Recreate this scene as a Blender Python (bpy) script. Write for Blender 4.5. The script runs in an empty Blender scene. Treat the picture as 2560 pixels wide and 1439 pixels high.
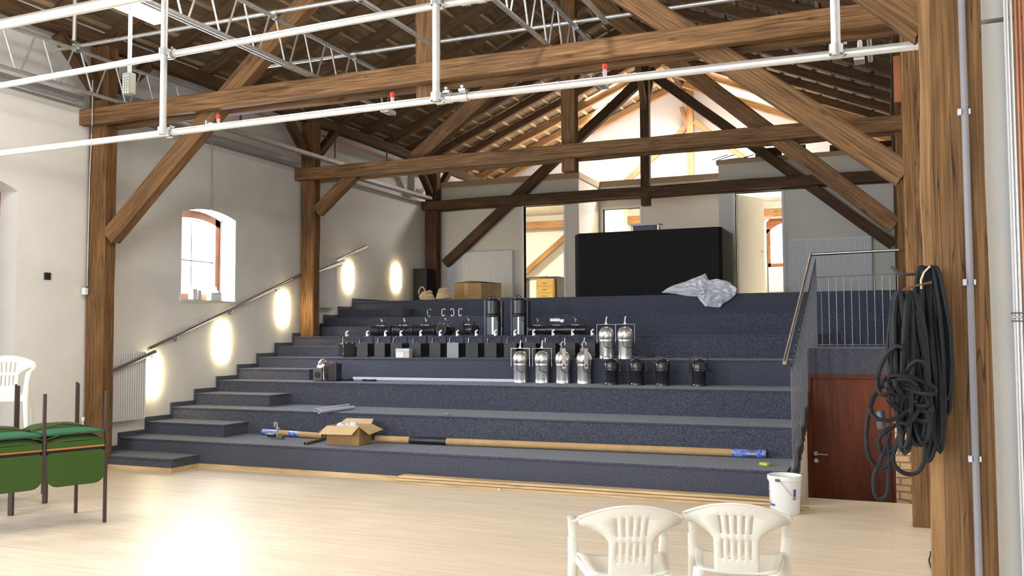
import bpy, math, random
from mathutils import Vector, Matrix
random.seed(7)
S = bpy.context.scene
COL = S.collection
PI = math.pi

# ---------------------------------------------------------------- camera
FPX, YAW, PITCH, ROLL = 2255.4, .3938, .0521, -.0048
EYE = Vector((0, 0, 1.7))
def axes():
    cy, sy, cp, sp = math.cos(YAW), math.sin(YAW), math.cos(PITCH), math.sin(PITCH)
    f = Vector((-sy*cp, cy*cp, sp)); r = Vector((cy, sy, 0)); u = r.cross(f)
    cr, sr = math.cos(ROLL), math.sin(ROLL)
    return r*cr+u*sr, u*cr-r*sr, f
CR, CU, CF = axes()
cam = bpy.data.cameras.new('camera'); co = bpy.data.objects.new('camera', cam); COL.objects.link(co)
cam.sensor_width = 36; cam.lens = FPX/2560*36; cam.clip_start = .05; cam.clip_end = 200
co.matrix_world = Matrix(((CR.x, CU.x, -CF.x, EYE.x), (CR.y, CU.y, -CF.y, EYE.y), (CR.z, CU.z, -CF.z, EYE.z), (0, 0, 0, 1)))
S.camera = co
def at(ax, c, px, py):
    """world point where the sight line through a pixel of the photo meets the plane ax = c"""
    d = CF + CR*((px-1280)/FPX) - CU*((py-719.5)/FPX)
    i = 'XYZ'.index(ax); t = (c-EYE[i])/d[i]
    return EYE + d*t

# ---------------------------------------------------------------- world, exposure, daylight
S.view_settings.view_transform = 'Standard'; S.view_settings.look = 'None'
S.view_settings.gamma = 1; S.view_settings.use_curve_mapping = False
S.view_settings.exposure = 0.7
try:
    S.cycles.use_denoising = True
    S.cycles.max_bounces = 8; S.cycles.diffuse_bounces = 5; S.cycles.glossy_bounces = 4
    S.cycles.transmission_bounces = 4; S.cycles.transparent_max_bounces = 8
    S.cycles.caustics_reflective = False; S.cycles.caustics_refractive = False
    S.cycles.sample_clamp_indirect = 6
except Exception: pass
W = bpy.data.worlds.new('world'); S.world = W; W.use_nodes = True
bg = W.node_tree.nodes['Background']; bg.inputs[0].default_value = (.80, .90, 1, 1); bg.inputs[1].default_value = 3.2
def area(name, loc, target, sx, sy, power, color):
    l = bpy.data.lights.new(name, 'AREA'); l.shape = 'RECTANGLE'; l.size = sx; l.size_y = sy
    l.energy = power; l.color = color
    o = bpy.data.objects.new(name, l); COL.objects.link(o); o.location = loc
    o.rotation_euler = (Vector(target)-Vector(loc)).to_track_quat('-Z', 'Y').to_euler()
    return o
DAY = (.72, .84, 1.0)
area('daylight_rear_window', (-7.2, -5.15, 2.6), (-6.4, 5, 1.2), 2.6, 2.6, 260, DAY)
area('daylight_rear_window', (-2.2, -5.15, 2.6), (-4.4, 5, 1.2), 2.6, 2.6, 260, DAY)
area('daylight_side_window', (-10.15, 2.4, 2.4), (-4, 5.0, 1.2), 1.5, 2.0, 300, DAY)
area('daylight_arched_window', (-10.35, 11.25, 3.0), (-6, 11.25, 2.4), 1.2, 1.3, 260, DAY)
area('daylight_skylight', (-6.0, 21.0, 8.0), (-5.6, 21.3, 5), 1.1, .9, 430, (1, .95, .94))
area('daylight_skylight', (-3.1, 21.0, 8.0), (-3.6, 21.3, 5), 1.8, .9, 620, (1, .95, .94))

area('daylight_gable_window', (-1.5, 23.4, 3.95), (-1.6, 20, 3.6), .8, 1.1, 320, (.9,.95,1))
# ---------------------------------------------------------------- constants of the hall
XL, XR = -9.7, .46            # side walls
T = [3.98, 8.605, 13.235, 18.0, 22.7]   # front faces of the tie beams
ZT = [(4.465, 4.678)]*3 + [(4.536, 4.736)]*2
RX, RZ, RS = -4.68, 7.95, .42  # ridge and slope of the rafter undersides
def roof_z(x): return RZ - RS*abs(x-RX)
Y1, D, H, HD = 9.3716, .9668, .3386, .4848   # tiers
def YK(k): return Y1+(k-1)*D
XTR = -.955                    # right end of the tiers
YP, YM, YG = 18.45, 19.95, 23.05  # partition, its recessed middle, gable wall
ZP = 7*H                       # top landing

# ---------------------------------------------------------------- mesh builder
class MB:
    def __init__(s): s.v = []; s.f = []
    def add(s, vs, fs):
        n = len(s.v); s.v += [tuple(v) for v in vs]; s.f += [tuple(i+n for i in f) for f in fs]; return s
    def box(s, x0, x1, y0, y1, z0, z1):
        return s.add([(x0,y0,z0),(x1,y0,z0),(x1,y1,z0),(x0,y1,z0),(x0,y0,z1),(x1,y0,z1),(x1,y1,z1),(x0,y1,z1)],
                     [(0,3,2,1),(4,5,6,7),(0,1,5,4),(1,2,6,5),(2,3,7,6),(3,0,4,7)])
    def cbox(s, c, d): return s.box(c[0]-d[0]/2,c[0]+d[0]/2,c[1]-d[1]/2,c[1]+d[1]/2,c[2]-d[2]/2,c[2]+d[2]/2)
    def quad(s, a, b, c, d): return s.add([a,b,c,d],[(0,1,2,3)])
    def bar(s, p, q, w, h, up=(0,0,1)):
        p, q = Vector(p), Vector(q); d = (q-p).normalized(); up = Vector(up)
        if abs(d.dot(up)) > .98: up = Vector((0,1,0)) if abs(d.y) < .9 else Vector((1,0,0))
        a = d.cross(up).normalized()*w/2; b = a.cross(d).normalized()*h/2
        return s.add([p-a-b,p+a-b,p+a+b,p-a+b,q-a-b,q+a-b,q+a+b,q-a+b],
                     [(0,3,2,1),(4,5,6,7),(0,1,5,4),(1,2,6,5),(2,3,7,6),(3,0,4,7)])
    def prism(s, pts, axis, c0, c1):
        """polygon pts (2D) extruded along axis from c0 to c1"""
        def P(a, c):
            return {'x': (c,a[0],a[1]), 'y': (a[0],c,a[1]), 'z': (a[0],a[1],c)}[axis]
        n = len(pts)
        return s.add([P(a,c0) for a in pts]+[P(a,c1) for a in pts],
                     [tuple(range(n))[::-1], tuple(range(n,2*n))]+[(i,(i+1)%n,(i+1)%n+n,i+n) for i in range(n)])
    def tube(s, pts, r, n=8, r2=None, up=None, caps=True):
        """swept ring; r may be a number or list; r2 second radius (along 'up')"""
        P = [Vector(p) for p in pts]; m = len(P); rings = []
        R = r if isinstance(r, (list, tuple)) else [r]*m
        Q = R if r2 is None else (r2 if isinstance(r2, (list, tuple)) else [r2]*m)
        prev = None
        for i in range(m):
            d = (P[min(i+1,m-1)]-P[max(i-1,0)]).normalized()
            if prev is None:
                ref = Vector(up) if up else (Vector((0,0,1)) if abs(d.z) < .9 else Vector((1,0,0)))
            else: ref = Vector(up) if up and abs(d.dot(Vector(up))) < .95 else prev
            b = (ref-d*ref.dot(d)).normalized(); a = d.cross(b); prev = b
            rings.append([P[i]+a*math.cos(2*PI*k/n)*R[i]+b*math.sin(2*PI*k/n)*Q[i] for k in range(n)])
        vs = [v for g in rings for v in g]
        fs = [(i*n+k, i*n+(k+1)%n, (i+1)*n+(k+1)%n, (i+1)*n+k) for i in range(m-1) for k in range(n)]
        if caps: fs += [tuple(range(n))[::-1], tuple((m-1)*n+k for k in range(n))]
        return s.add(vs, fs)
    def lathe(s, prof, n=20, c=(0,0,0), axis='z', caps=True):
        vs = []
        for r, z in prof:
            for k in range(n):
                a = 2*PI*k/n; x, y = r*math.cos(a), r*math.sin(a)
                p = {'z': (x,y,z), 'x': (z,x,y), 'y': (y,z,x)}[axis]
                vs.append((p[0]+c[0], p[1]+c[1], p[2]+c[2]))
        m = len(prof)
        fs = [(i*n+k, i*n+(k+1)%n, (i+1)*n+(k+1)%n, (i+1)*n+k) for i in range(m-1) for k in range(n)]
        if caps: fs += [tuple(range(n))[::-1], tuple((m-1)*n+k for k in range(n))]
        return s.add(vs, fs)
    def ball(s, c, r, n=8):
        return s.lathe([(max(r*math.sin(PI*i/n), 1e-4), -r*math.cos(PI*i/n)) for i in range(n+1)], n+2, c)
    def move(s, v): s.v = [(a+v[0],b+v[1],c+v[2]) for a,b,c in s.v]; return s
    def xf(s, M): s.v = [tuple(M @ Vector(v)) for v in s.v]; return s
    def build(s, name, mat, parent=None, smooth=False, bevel=0, loc=None):
        me = bpy.data.meshes.new(name)
        off = Vector(loc) if loc is not None else Vector((0,0,0))
        me.from_pydata([Vector(v)-off for v in s.v], [], s.f); me.update()
        if smooth:
            me.polygons.foreach_set('use_smooth', [True]*len(me.polygons))
            try: me.set_sharp_from_angle(angle=math.radians(42))
            except Exception: pass
        o = bpy.data.objects.new(name, me); COL.objects.link(o); o.location = off
        if mat is not None: me.materials.append(mat)
        if parent is not None: o.parent = parent
        if bevel:
            b = o.modifiers.new('bevel', 'BEVEL'); b.width = bevel; b.segments = 2; b.limit_method = 'ANGLE'
        return o

def tag(o, label, cat, group=None, kind=None):
    o['label'] = label; o['category'] = cat
    if group: o['group'] = group
    if kind: o['kind'] = kind
    return o
def thing(name, label, cat, loc=(0,0,0), rz=0, group=None):
    o = bpy.data.objects.new(name, None); COL.objects.link(o); o.location = loc; o.rotation_euler = (0,0,rz)
    o.empty_display_size = .1
    return tag(o, label, cat, group)
def struct(o):
    o['kind'] = 'structure'; return o
def dup(o, loc=None, rz=None, label=None, parent=None):
    c = o.copy(); COL.objects.link(c)
    if parent is not None: c.parent = parent
    if loc is not None: c.location = loc
    if rz is not None: c.rotation_euler = (0,0,rz)
    if label: c['label'] = label
    for ch in list(KIDS.get(o.name, ())) : dup(ch, parent=c)
    return c
KIDS = {}
def kids_index():
    KIDS.clear()
    for o in bpy.data.objects:
        if o.parent: KIDS.setdefault(o.parent.name, []).append(o)

# ---------------------------------------------------------------- materials
def mat(name, col, rough=.6, metal=0, spec=.5, noise=0, nscale=8, bump=0, bscale=60, emit=None, estr=0, trans=0, alpha=1, sheen=0, coat=0, speck=None, stretch=(1,1,1)):
    m = bpy.data.materials.new(name); m.use_nodes = True; N = m.node_tree.nodes; L = m.node_tree.links
    b = N['Principled BSDF']; b.inputs['Base Color'].default_value = (*col, 1)
    b.inputs['Roughness'].default_value = rough; b.inputs['Metallic'].default_value = metal
    b.inputs['Specular IOR Level'].default_value = spec
    b.inputs['Transmission Weight'].default_value = trans; b.inputs['Alpha'].default_value = alpha
    b.inputs['Sheen Weight'].default_value = sheen; b.inputs['Coat Weight'].default_value = coat
    tc = N.new('ShaderNodeTexCoord'); mp = N.new('ShaderNodeMapping'); mp.inputs['Scale'].default_value = stretch
    L.new(tc.outputs['Object'], mp.inputs[0])
    if noise or speck:
        n = N.new('ShaderNodeTexNoise'); n.inputs['Scale'].default_value = nscale; n.inputs['Detail'].default_value = 5
        L.new(mp.outputs[0], n.inputs[0])
        r = N.new('ShaderNodeValToRGB')
        if speck:
            r.color_ramp.elements[0].position = .35; r.color_ramp.elements[1].position = .65
            r.color_ramp.elements[0].color = (*col,1); r.color_ramp.elements[1].color = (*speck,1)
        else:
            r.color_ramp.elements[0].position = .3; r.color_ramp.elements[1].position = .7
            r.color_ramp.elements[0].color = (*[c*(1-noise) for c in col],1); r.color_ramp.elements[1].color = (*[min(1,c*(1+noise)) for c in col],1)
        L.new(n.outputs[0], r.inputs[0]); L.new(r.outputs[0], b.inputs['Base Color'])
    if bump:
        n2 = N.new('ShaderNodeTexNoise'); n2.inputs['Scale'].default_value = bscale; n2.inputs['Detail'].default_value = 4
        L.new(mp.outputs[0], n2.inputs[0])
        bp = N.new('ShaderNodeBump'); bp.inputs['Strength'].default_value = bump; bp.inputs['Distance'].default_value = .01
        L.new(n2.outputs[0], bp.inputs['Height']); L.new(bp.outputs[0], b.inputs['Normal'])
    if emit: b.inputs['Emission Color'].default_value = (*emit,1); b.inputs['Emission Strength'].default_value = estr
    return m
def wood(name, dark, light, knots=.5, crack=.6, scale=1.0, rough=.75, bump=.5):
    """grain along object X"""
    m = bpy.data.materials.new(name); m.use_nodes = True; N = m.node_tree.nodes; L = m.node_tree.links
    b = N['Principled BSDF']; b.inputs['Roughness'].default_value = rough; b.inputs['Specular IOR Level'].default_value = .25
    tc = N.new('ShaderNodeTexCoord'); oi = N.new('ShaderNodeObjectInfo')
    sc = N.new('ShaderNodeVectorMath'); sc.operation = 'SCALE'; sc.inputs[3].default_value = 37
    cb = N.new('ShaderNodeCombineXYZ'); L.new(oi.outputs['Random'], cb.inputs[0]); L.new(oi.outputs['Random'], cb.inputs[1])
    L.new(cb.outputs[0], sc.inputs[0])
    ad = N.new('ShaderNodeVectorMath'); ad.operation = 'ADD'; L.new(tc.outputs['Object'], ad.inputs[0]); L.new(sc.outputs[0], ad.inputs[1])
    def mapped(s):
        mp = N.new('ShaderNodeMapping'); mp.inputs['Scale'].default_value = s; L.new(ad.outputs[0], mp.inputs[0]); return mp
    g = N.new('ShaderNodeTexNoise'); g.inputs['Scale'].default_value = scale; g.inputs['Detail'].default_value = 8; g.inputs['Distortion'].default_value = .35
    L.new(mapped((2.2, 62, 62)).outputs[0], g.inputs[0])
    r = N.new('ShaderNodeValToRGB'); r.color_ramp.elements[0].position = .32; r.color_ramp.elements[1].position = .68
    r.color_ramp.elements[0].color = (*dark,1); r.color_ramp.elements[1].color = (*light,1); L.new(g.outputs[0], r.inputs[0])
    g2 = N.new('ShaderNodeTexNoise'); g2.inputs['Scale'].default_value = scale*1.3; g2.inputs['Detail'].default_value = 3
    L.new(mapped((.8, 3, 3)).outputs[0], g2.inputs[0])
    m2 = N.new('ShaderNodeMix'); m2.data_type = 'RGBA'; m2.blend_type = 'MULTIPLY'; m2.inputs[0].default_value = .75
    r2 = N.new('ShaderNodeValToRGB'); r2.color_ramp.elements[0].position = .3; r2.color_ramp.elements[1].position = .75
    r2.color_ramp.elements[0].color = (.55,.52,.5,1); r2.color_ramp.elements[1].color = (1.15,1.1,1.05,1); L.new(g2.outputs[0], r2.inputs[0])
    L.new(r.outputs[0], m2.inputs['A']); L.new(r2.outputs[0], m2.inputs['B'])
    k = N.new('ShaderNodeTexVoronoi'); k.inputs['Scale'].default_value = scale; L.new(mapped((1.6,4.5,4.5)).outputs[0], k.inputs[0])
    rk = N.new('ShaderNodeValToRGB'); rk.color_ramp.elements[0].position = .05; rk.color_ramp.elements[1].position = .13
    rk.color_ramp.elements[0].color = (1-knots,)*3+(1,); rk.color_ramp.elements[1].color = (1,1,1,1); L.new(k.outputs['Distance'], rk.inputs[0])
    m3 = N.new('ShaderNodeMix'); m3.data_type = 'RGBA'; m3.blend_type = 'MULTIPLY'; m3.inputs[0].default_value = 1
    L.new(m2.outputs['Result'], m3.inputs['A']); L.new(rk.outputs[0], m3.inputs['B'])
    c = N.new('ShaderNodeTexNoise'); c.inputs['Scale'].default_value = scale; c.inputs['Detail'].default_value = 2
    L.new(mapped((.5, 17, 17)).outputs[0], c.inputs[0])
    rc = N.new('ShaderNodeValToRGB'); e = rc.color_ramp.elements; e[0].position = .49; e[1].position = .51
    e[0].color = (1,1,1,1); e[1].color = (1,1,1,1); x = e.new(.5); x.color = (1-crack,)*3+(1,)
    L.new(c.outputs[0], rc.inputs[0])
    m4 = N.new('ShaderNodeMix'); m4.data_type = 'RGBA'; m4.blend_type = 'MULTIPLY'; m4.inputs[0].default_value = 1
    L.new(m3.outputs['Result'], m4.inputs['A']); L.new(rc.outputs[0], m4.inputs['B']); L.new(m4.outputs['Result'], b.inputs['Base Color'])
    bp = N.new('ShaderNodeBump'); bp.inputs['Strength'].default_value = bump; bp.inputs['Distance'].default_value = .008
    L.new(g.outputs[0], bp.inputs['Height']); L.new(bp.outputs[0], b.inputs['Normal'])
    return m
M = {}
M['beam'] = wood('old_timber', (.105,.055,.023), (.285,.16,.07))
M['beam_dark_shaded'] = wood('dark_shaded_timber', (.055,.030,.014), (.15,.085,.042))  # unlit truss and eaves timber: shade put into a darker tone
M['beam_warm'] = wood('worn_timber', (.10,.049,.018), (.26,.14,.052), crack=.8, bump=.9)
M['rafter'] = wood('shaded_rafter_timber', (.075,.041,.020), (.19,.11,.052))  # side-lit shade of the rafters is put into this darker colour
M['beam_lit'] = wood('lit_brown_timber', (.26,.14,.06), (.44,.27,.13))  # same old timber under the skylights, brightness put into the colour
M['sheath'] = wood('roof_boards', (.15,.105,.062), (.34,.26,.165), crack=.5)
M['batten'] = wood('roof_batten', (.42,.30,.17), (.62,.46,.28), knots=.3, crack=.2)
M['pine'] = wood('new_pine', (.60,.42,.21), (.78,.60,.36), knots=.45, crack=.1, bump=.1, rough=.55)
M['ply'] = wood('plywood_orange', (.40,.17,.05), (.52,.24,.08), knots=.1, crack=.1, bump=.05, rough=.45)
M['door_wood'] = wood('red_brown_veneer', (.095,.022,.006), (.145,.038,.011), knots=.05, crack=.15, bump=.05, rough=.55)
M['win_wood'] = wood('brown_window_wood', (.24,.09,.04), (.36,.15,.07), knots=.1, crack=.1, bump=.1, rough=.45)
M['cap'] = mat('particle_board_cap', (.42,.32,.19), .7, noise=.15, nscale=40)
M['plaster'] = mat('white_plaster', (.71,.693,.65), .9, spec=.2, noise=.035, nscale=2.2, bump=.12, bscale=26)
M['board'] = mat('white_wallboard', (.68,.64,.56), .85, spec=.2, noise=.02, nscale=3)
M['gable'] = mat('white_gable_plaster', (.74,.72,.72), .9, spec=.2)
M['trim'] = mat('white_trim', (.74,.73,.71), .5)
M['carpet'] = mat('dark_grey_carpet', (.024,.026,.036), .95, spec=.1, speck=(.108,.116,.156), nscale=110, bump=.35, bscale=300, sheen=.25)
M['booth'] = mat('black_carpet_panel', (.012,.012,.013), .95, spec=.1, speck=(.028,.027,.027), nscale=260, bump=.2, bscale=300)
M['galv'] = mat('galvanised_tube', (.62,.63,.64), .36, .8, noise=.12, nscale=18)
M['galv_dull'] = mat('dull_galvanised_steel', (.42,.43,.44), .5, .9, noise=.15, nscale=12)
M['zinc_paint'] = mat('bright_zinc_tube', (.74,.74,.73), .42, .75, noise=.08, nscale=14)
M['chrome'] = mat('polished_aluminium', (.93,.92,.90), .27, .85)
M['steel'] = mat('brushed_steel', (.55,.53,.51), .3, 1)
M['cast'] = mat('cast_clamp', (.72,.74,.76), .3, 1)
M['black'] = mat('black_enamel', (.018,.018,.02), .38, spec=.5)
M['black_gloss'] = mat('black_gloss_metal', (.02,.02,.024), .22, spec=.6)
M['graphite'] = mat('graphite_metal', (.09,.09,.10), .4, .5)
M['grey_plate'] = mat('light_grey_plate', (.25,.26,.28), .5)
M['rubber'] = mat('black_rubber_cable', (.008,.008,.009), .62, spec=.28, noise=.3, nscale=30)
M['black_part'] = mat('black_plastic', (.02,.02,.02), .5)
M['brown_steel'] = mat('brown_painted_steel', (.045,.026,.022), .45)
M['plastic'] = mat('white_garden_plastic', (.72,.69,.60), .33, spec=.5, coat=.1)
M['white_plastic'] = mat('white_plastic', (.75,.75,.73), .4)
M['green'] = mat('moss_green_fabric', (.030,.072,.006), .9, noise=.2, nscale=150, bump=.2, bscale=200)
M['green2'] = mat('bright_green_fabric', (.012,.11,.045), .9, noise=.2, nscale=150)
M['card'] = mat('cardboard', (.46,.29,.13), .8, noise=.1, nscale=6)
M['card_shaded'] = mat('cardboard_shaded_side', (.36,.20,.075), .8, noise=.1, nscale=6)  # darker cardboard copy, shade of the front face put into the colour
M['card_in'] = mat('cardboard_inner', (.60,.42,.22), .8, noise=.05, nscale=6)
M['blue_tape'] = mat('blue_film', (.012,.06,.50), .3, noise=.0, speck=(.3,.38,.62), nscale=26)
M['blue_print'] = mat('blue_print', (.07,.08,.42), .5)
M['red_print'] = mat('red_print', (.5,.05,.07), .5)
M['red'] = mat('red_cap', (.85,.035,.01), .4)
M['yellow'] = mat('yellow_green_sponge', (.55,.52,.08), .9, noise=.2, nscale=40)
M['copper'] = mat('copper_pipe', (.58,.24,.11), .35, .7, noise=.15, nscale=5)
M['film'] = mat('plastic_film', (.78,.80,.85), .25, spec=.6, trans=.0, alpha=.78, bump=.25, bscale=14)
M['foil'] = mat('crumpled_foil', (.85,.78,.70), .22, .9, bump=.8, bscale=20)
M['clear'] = mat('clear_plastic', (.85,.87,.88), .1, spec=.6, alpha=.45)
M['rope'] = mat('cream_cable', (.62,.50,.32), .7, noise=.15, nscale=30)
M['cream_box'] = mat('pale_box', (.58,.50,.42), .7)
M['lid'] = mat('pale_grey_lid', (.52,.54,.58), .6)
M['beech'] = mat('yellow_beech_laminate', (.62,.42,.13), .5, noise=.06, nscale=5)
M['glass'] = bpy.data.materials.new('window_glass'); M['glass'].use_nodes = True
_n = M['glass'].node_tree.nodes; _l = M['glass'].node_tree.links; _o = _n['Material Output']; _n.remove(_n['Principled BSDF'])
_t = _n.new('ShaderNodeBsdfTransparent'); _g = _n.new('ShaderNodeBsdfGlossy'); _g.inputs['Roughness'].default_value = .02; _x = _n.new('ShaderNodeMixShader')
_x.inputs[0].default_value = .05; _l.new(_t.outputs[0], _x.inputs[1]); _l.new(_g.outputs[0], _x.inputs[2]); _l.new(_x.outputs[0], _o.inputs[0])
M['enamel'] = mat('radiator_enamel', (.76,.76,.76), .4)
M['mortar'] = None
M['fluo'] = mat('fluorescent_diffuser', (.9,.9,.9), .4, emit=(1,.95,.86), estr=66)
M['fluo2'] = mat('fluorescent_diffuser_far', (.9,.9,.9), .4, emit=(1,.93,.80), estr=110)
M['plate'] = mat('dark_lamp_plate', (.028,.025,.024), .6)
M['zinc_white'] = mat('white_zinc_cast', (.75,.80,.84), .35)
M['fluo_fill'] = mat('fill_diffuser_rear', (.9,.9,.9), .4, emit=(1,.95,.86), estr=30)  # weaker glow for the added lamps behind the viewer
M['glow'] = mat('lit_wall_lamp', (.9,.85,.7), .5, emit=(1,.82,.50), estr=15)
M['office'] = mat('lit_office_lamp', (.9,.9,.9), .5, emit=(1,.88,.64), estr=150)

def floor_mat():
    m = bpy.data.materials.new('pale_floor_boards'); m.use_nodes = True; N = m.node_tree.nodes; L = m.node_tree.links
    b = N['Principled BSDF']; b.inputs['Roughness'].default_value = .42; b.inputs['Specular IOR Level'].default_value = .4
    tc = N.new('ShaderNodeTexCoord')
    br = N.new('ShaderNodeTexBrick'); br.inputs['Scale'].default_value = 1; br.inputs['Brick Width'].default_value = 3.4; br.inputs['Row Height'].default_value = .12
    br.inputs['Mortar Size'].default_value = .0012; br.offset = .37
    br.inputs['Color1'].default_value = (.68,.585,.455,1); br.inputs['Color2'].default_value = (.73,.635,.505,1); br.inputs['Mortar'].default_value = (.46,.36,.24,1)
    L.new(tc.outputs['Object'], br.inputs[0])
    mp = N.new('ShaderNodeMapping'); mp.inputs['Scale'].default_value = (1.2,14,1); L.new(tc.outputs['Object'], mp.inputs[0])
    n = N.new('ShaderNodeTexNoise'); n.inputs['Scale'].default_value = 1.6; n.inputs['Detail'].default_value = 6; L.new(mp.outputs[0], n.inputs[0])
    r = N.new('ShaderNodeValToRGB'); r.color_ramp.elements[0].position = .3; r.color_ramp.elements[1].position = .7
    r.color_ramp.elements[0].color = (.86,.83,.78,1); r.color_ramp.elements[1].color = (1.04,1.03,1.02,1); L.new(n.outputs[0], r.inputs[0])
    mx = N.new('ShaderNodeMix'); mx.data_type = 'RGBA'; mx.blend_type = 'MULTIPLY'; mx.inputs[0].default_value = 1
    L.new(br.outputs[0], mx.inputs['A']); L.new(r.outputs[0], mx.inputs['B'])
    mk = N.new('ShaderNodeMapping'); mk.inputs['Scale'].default_value = (3,9,1); L.new(tc.outputs['Object'], mk.inputs[0])
    k = N.new('ShaderNodeTexVoronoi'); k.inputs['Scale'].default_value = 1; L.new(mk.outputs[0], k.inputs[0])
    rk = N.new('ShaderNodeValToRGB'); rk.color_ramp.elements[0].position = .02; rk.color_ramp.elements[1].position = .07
    rk.color_ramp.elements[0].color = (.62,.5,.4,1); rk.color_ramp.elements[1].color = (1,1,1,1); L.new(k.outputs['Distance'], rk.inputs[0])
    m2 = N.new('ShaderNodeMix'); m2.data_type = 'RGBA'; m2.blend_type = 'MULTIPLY'; m2.inputs[0].default_value = .8
    L.new(mx.outputs['Result'], m2.inputs['A']); L.new(rk.outputs[0], m2.inputs['B']); L.new(m2.outputs['Result'], b.inputs['Base Color'])
    return m
M['floor'] = floor_mat()
def brick_mat():
    m = bpy.data.materials.new('rough_brick'); m.use_nodes = True; N = m.node_tree.nodes; L = m.node_tree.links
    b = N['Principled BSDF']; b.inputs['Roughness'].default_value = .9
    tc = N.new('ShaderNodeTexCoord'); mp = N.new('ShaderNodeMapping'); mp.inputs['Rotation'].default_value = (PI/2,0,0); L.new(tc.outputs['Object'], mp.inputs[0])
    n = N.new('ShaderNodeTexNoise'); n.inputs['Scale'].default_value = 5; L.new(tc.outputs['Object'], n.inputs[0])
    ad = N.new('ShaderNodeMix'); ad.data_type = 'RGBA'; ad.blend_type = 'ADD'; ad.inputs[0].default_value = .06; L.new(mp.outputs[0], ad.inputs['A']); L.new(n.outputs['Color'], ad.inputs['B'])
    br = N.new('ShaderNodeTexBrick'); br.inputs['Scale'].default_value = 1; br.inputs['Brick Width'].default_value = .24; br.inputs['Row Height'].default_value = .085
    br.inputs['Mortar Size'].default_value = .012; br.inputs['Mortar Smooth'].default_value = .6
    br.inputs['Color1'].default_value = (.62,.40,.22,1); br.inputs['Color2'].default_value = (.72,.52,.33,1); br.inputs['Mortar'].default_value = (.42,.28,.16,1)
    L.new(ad.outputs['Result'], br.inputs[0]); L.new(br.outputs[0], b.inputs['Base Color'])
    bp = N.new('ShaderNodeBump'); bp.inputs['Strength'].default_value = 1; bp.inputs['Distance'].default_value = .02; bp.invert = True
    L.new(br.outputs['Fac'], bp.inputs['Height']); L.new(bp.outputs[0], b.inputs['Normal'])
    return m
M['brick'] = brick_mat()
def radiator_mat():
    m = bpy.data.materials.new('ribbed_radiator_front'); m.use_nodes = True; N = m.node_tree.nodes; L = m.node_tree.links
    b = N['Principled BSDF']; b.inputs['Roughness'].default_value = .42
    tc = N.new('ShaderNodeTexCoord'); w = N.new('ShaderNodeTexWave'); w.inputs['Scale'].default_value = 7.6; w.bands_direction = 'X'
    L.new(tc.outputs['Object'], w.inputs[0])
    r = N.new('ShaderNodeValToRGB'); r.color_ramp.elements[0].color = (.60,.595,.58,1); r.color_ramp.elements[1].color = (.78,.775,.76,1); r.color_ramp.elements[0].position = .25; r.color_ramp.elements[1].position = .6  # grooves between the ribs tinted darker, their shade painted in
    L.new(w.outputs[0], r.inputs[0]); L.new(r.outputs[0], b.inputs['Base Color'])
    bp = N.new('ShaderNodeBump'); bp.inputs['Strength'].default_value = .7; bp.inputs['Distance'].default_value = .01
    L.new(w.outputs[0], bp.inputs['Height']); L.new(bp.outputs[0], b.inputs['Normal'])
    return m
M['rad'] = radiator_mat()

def each(nm, m, parent, mbs, **k):
    return [q.build(nm, m, parent, **k) for q in mbs]

# ---------------------------------------------------------------- timber pieces (grain along local X)
def timber(name, p, q, w, h, m, parent=None, up=(0,0,1), wobble=.006, off=(0,0,0)):
    p, q = Vector(p), Vector(q); L_ = (q-p).length; n = max(1, int(L_/.45)); rnd = random.Random(hash((round(p.x,2),round(q.z,2),round(p.y,2))))
    c = min(w,h)*.08
    ring = [(-w/2+c,-h/2),(w/2-c,-h/2),(w/2,-h/2+c),(w/2,h/2-c),(w/2-c,h/2),(-w/2+c,h/2),(-w/2,h/2-c),(-w/2,-h/2+c)]
    vs = []
    for i in range(n+1):
        dy, dz = (rnd.uniform(-wobble,wobble), rnd.uniform(-wobble,wobble)) if 0 < i < n else (0,0)
        for a, b in ring: vs.append((L_*i/n, a+dy+rnd.uniform(-1,1)*wobble*.3, b+dz+rnd.uniform(-1,1)*wobble*.3))
    fs = [(i*8+k, i*8+(k+1)%8, (i+1)*8+(k+1)%8, (i+1)*8+k) for i in range(n) for k in range(8)]
    fs += [tuple(range(8))[::-1], tuple(n*8+k for k in range(8))]
    me = bpy.data.meshes.new(name); me.from_pydata(vs, [], fs); me.update(); me.materials.append(m)
    o = bpy.data.objects.new(name, me); COL.objects.link(o)
    d = (q-p).normalized(); u = Vector(up)
    if abs(d.dot(u)) > .98: u = Vector((0,1,0))
    ya = u.cross(d).normalized(); za = d.cross(ya)
    R = Matrix((d, ya, za)).transposed().to_4x4()
    if parent is not None: o.parent = parent
    o.matrix_basis = Matrix.Translation(p-Vector(off)) @ R
    return o

# ================================================================= SETTING
# floor with the stair well to the brown door
YF, YD = 9.93, 11.5
f = MB()
f.box(-10.2, 1.1, -5.3, Y1+.2, -.12, 0); f.box(XTR-.02, XR+.3, Y1+.2, YF, -.12, 0)
struct(f.build('floor', M['floor']))
w = MB(); w.box(XTR, XR+.1, YF-.02, YF, -1.05, -.005)
w.box(XTR, XR+.1, YF, YD, -1.05, -.98)
struct(w.build('trim_1', M['pine']))
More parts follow.
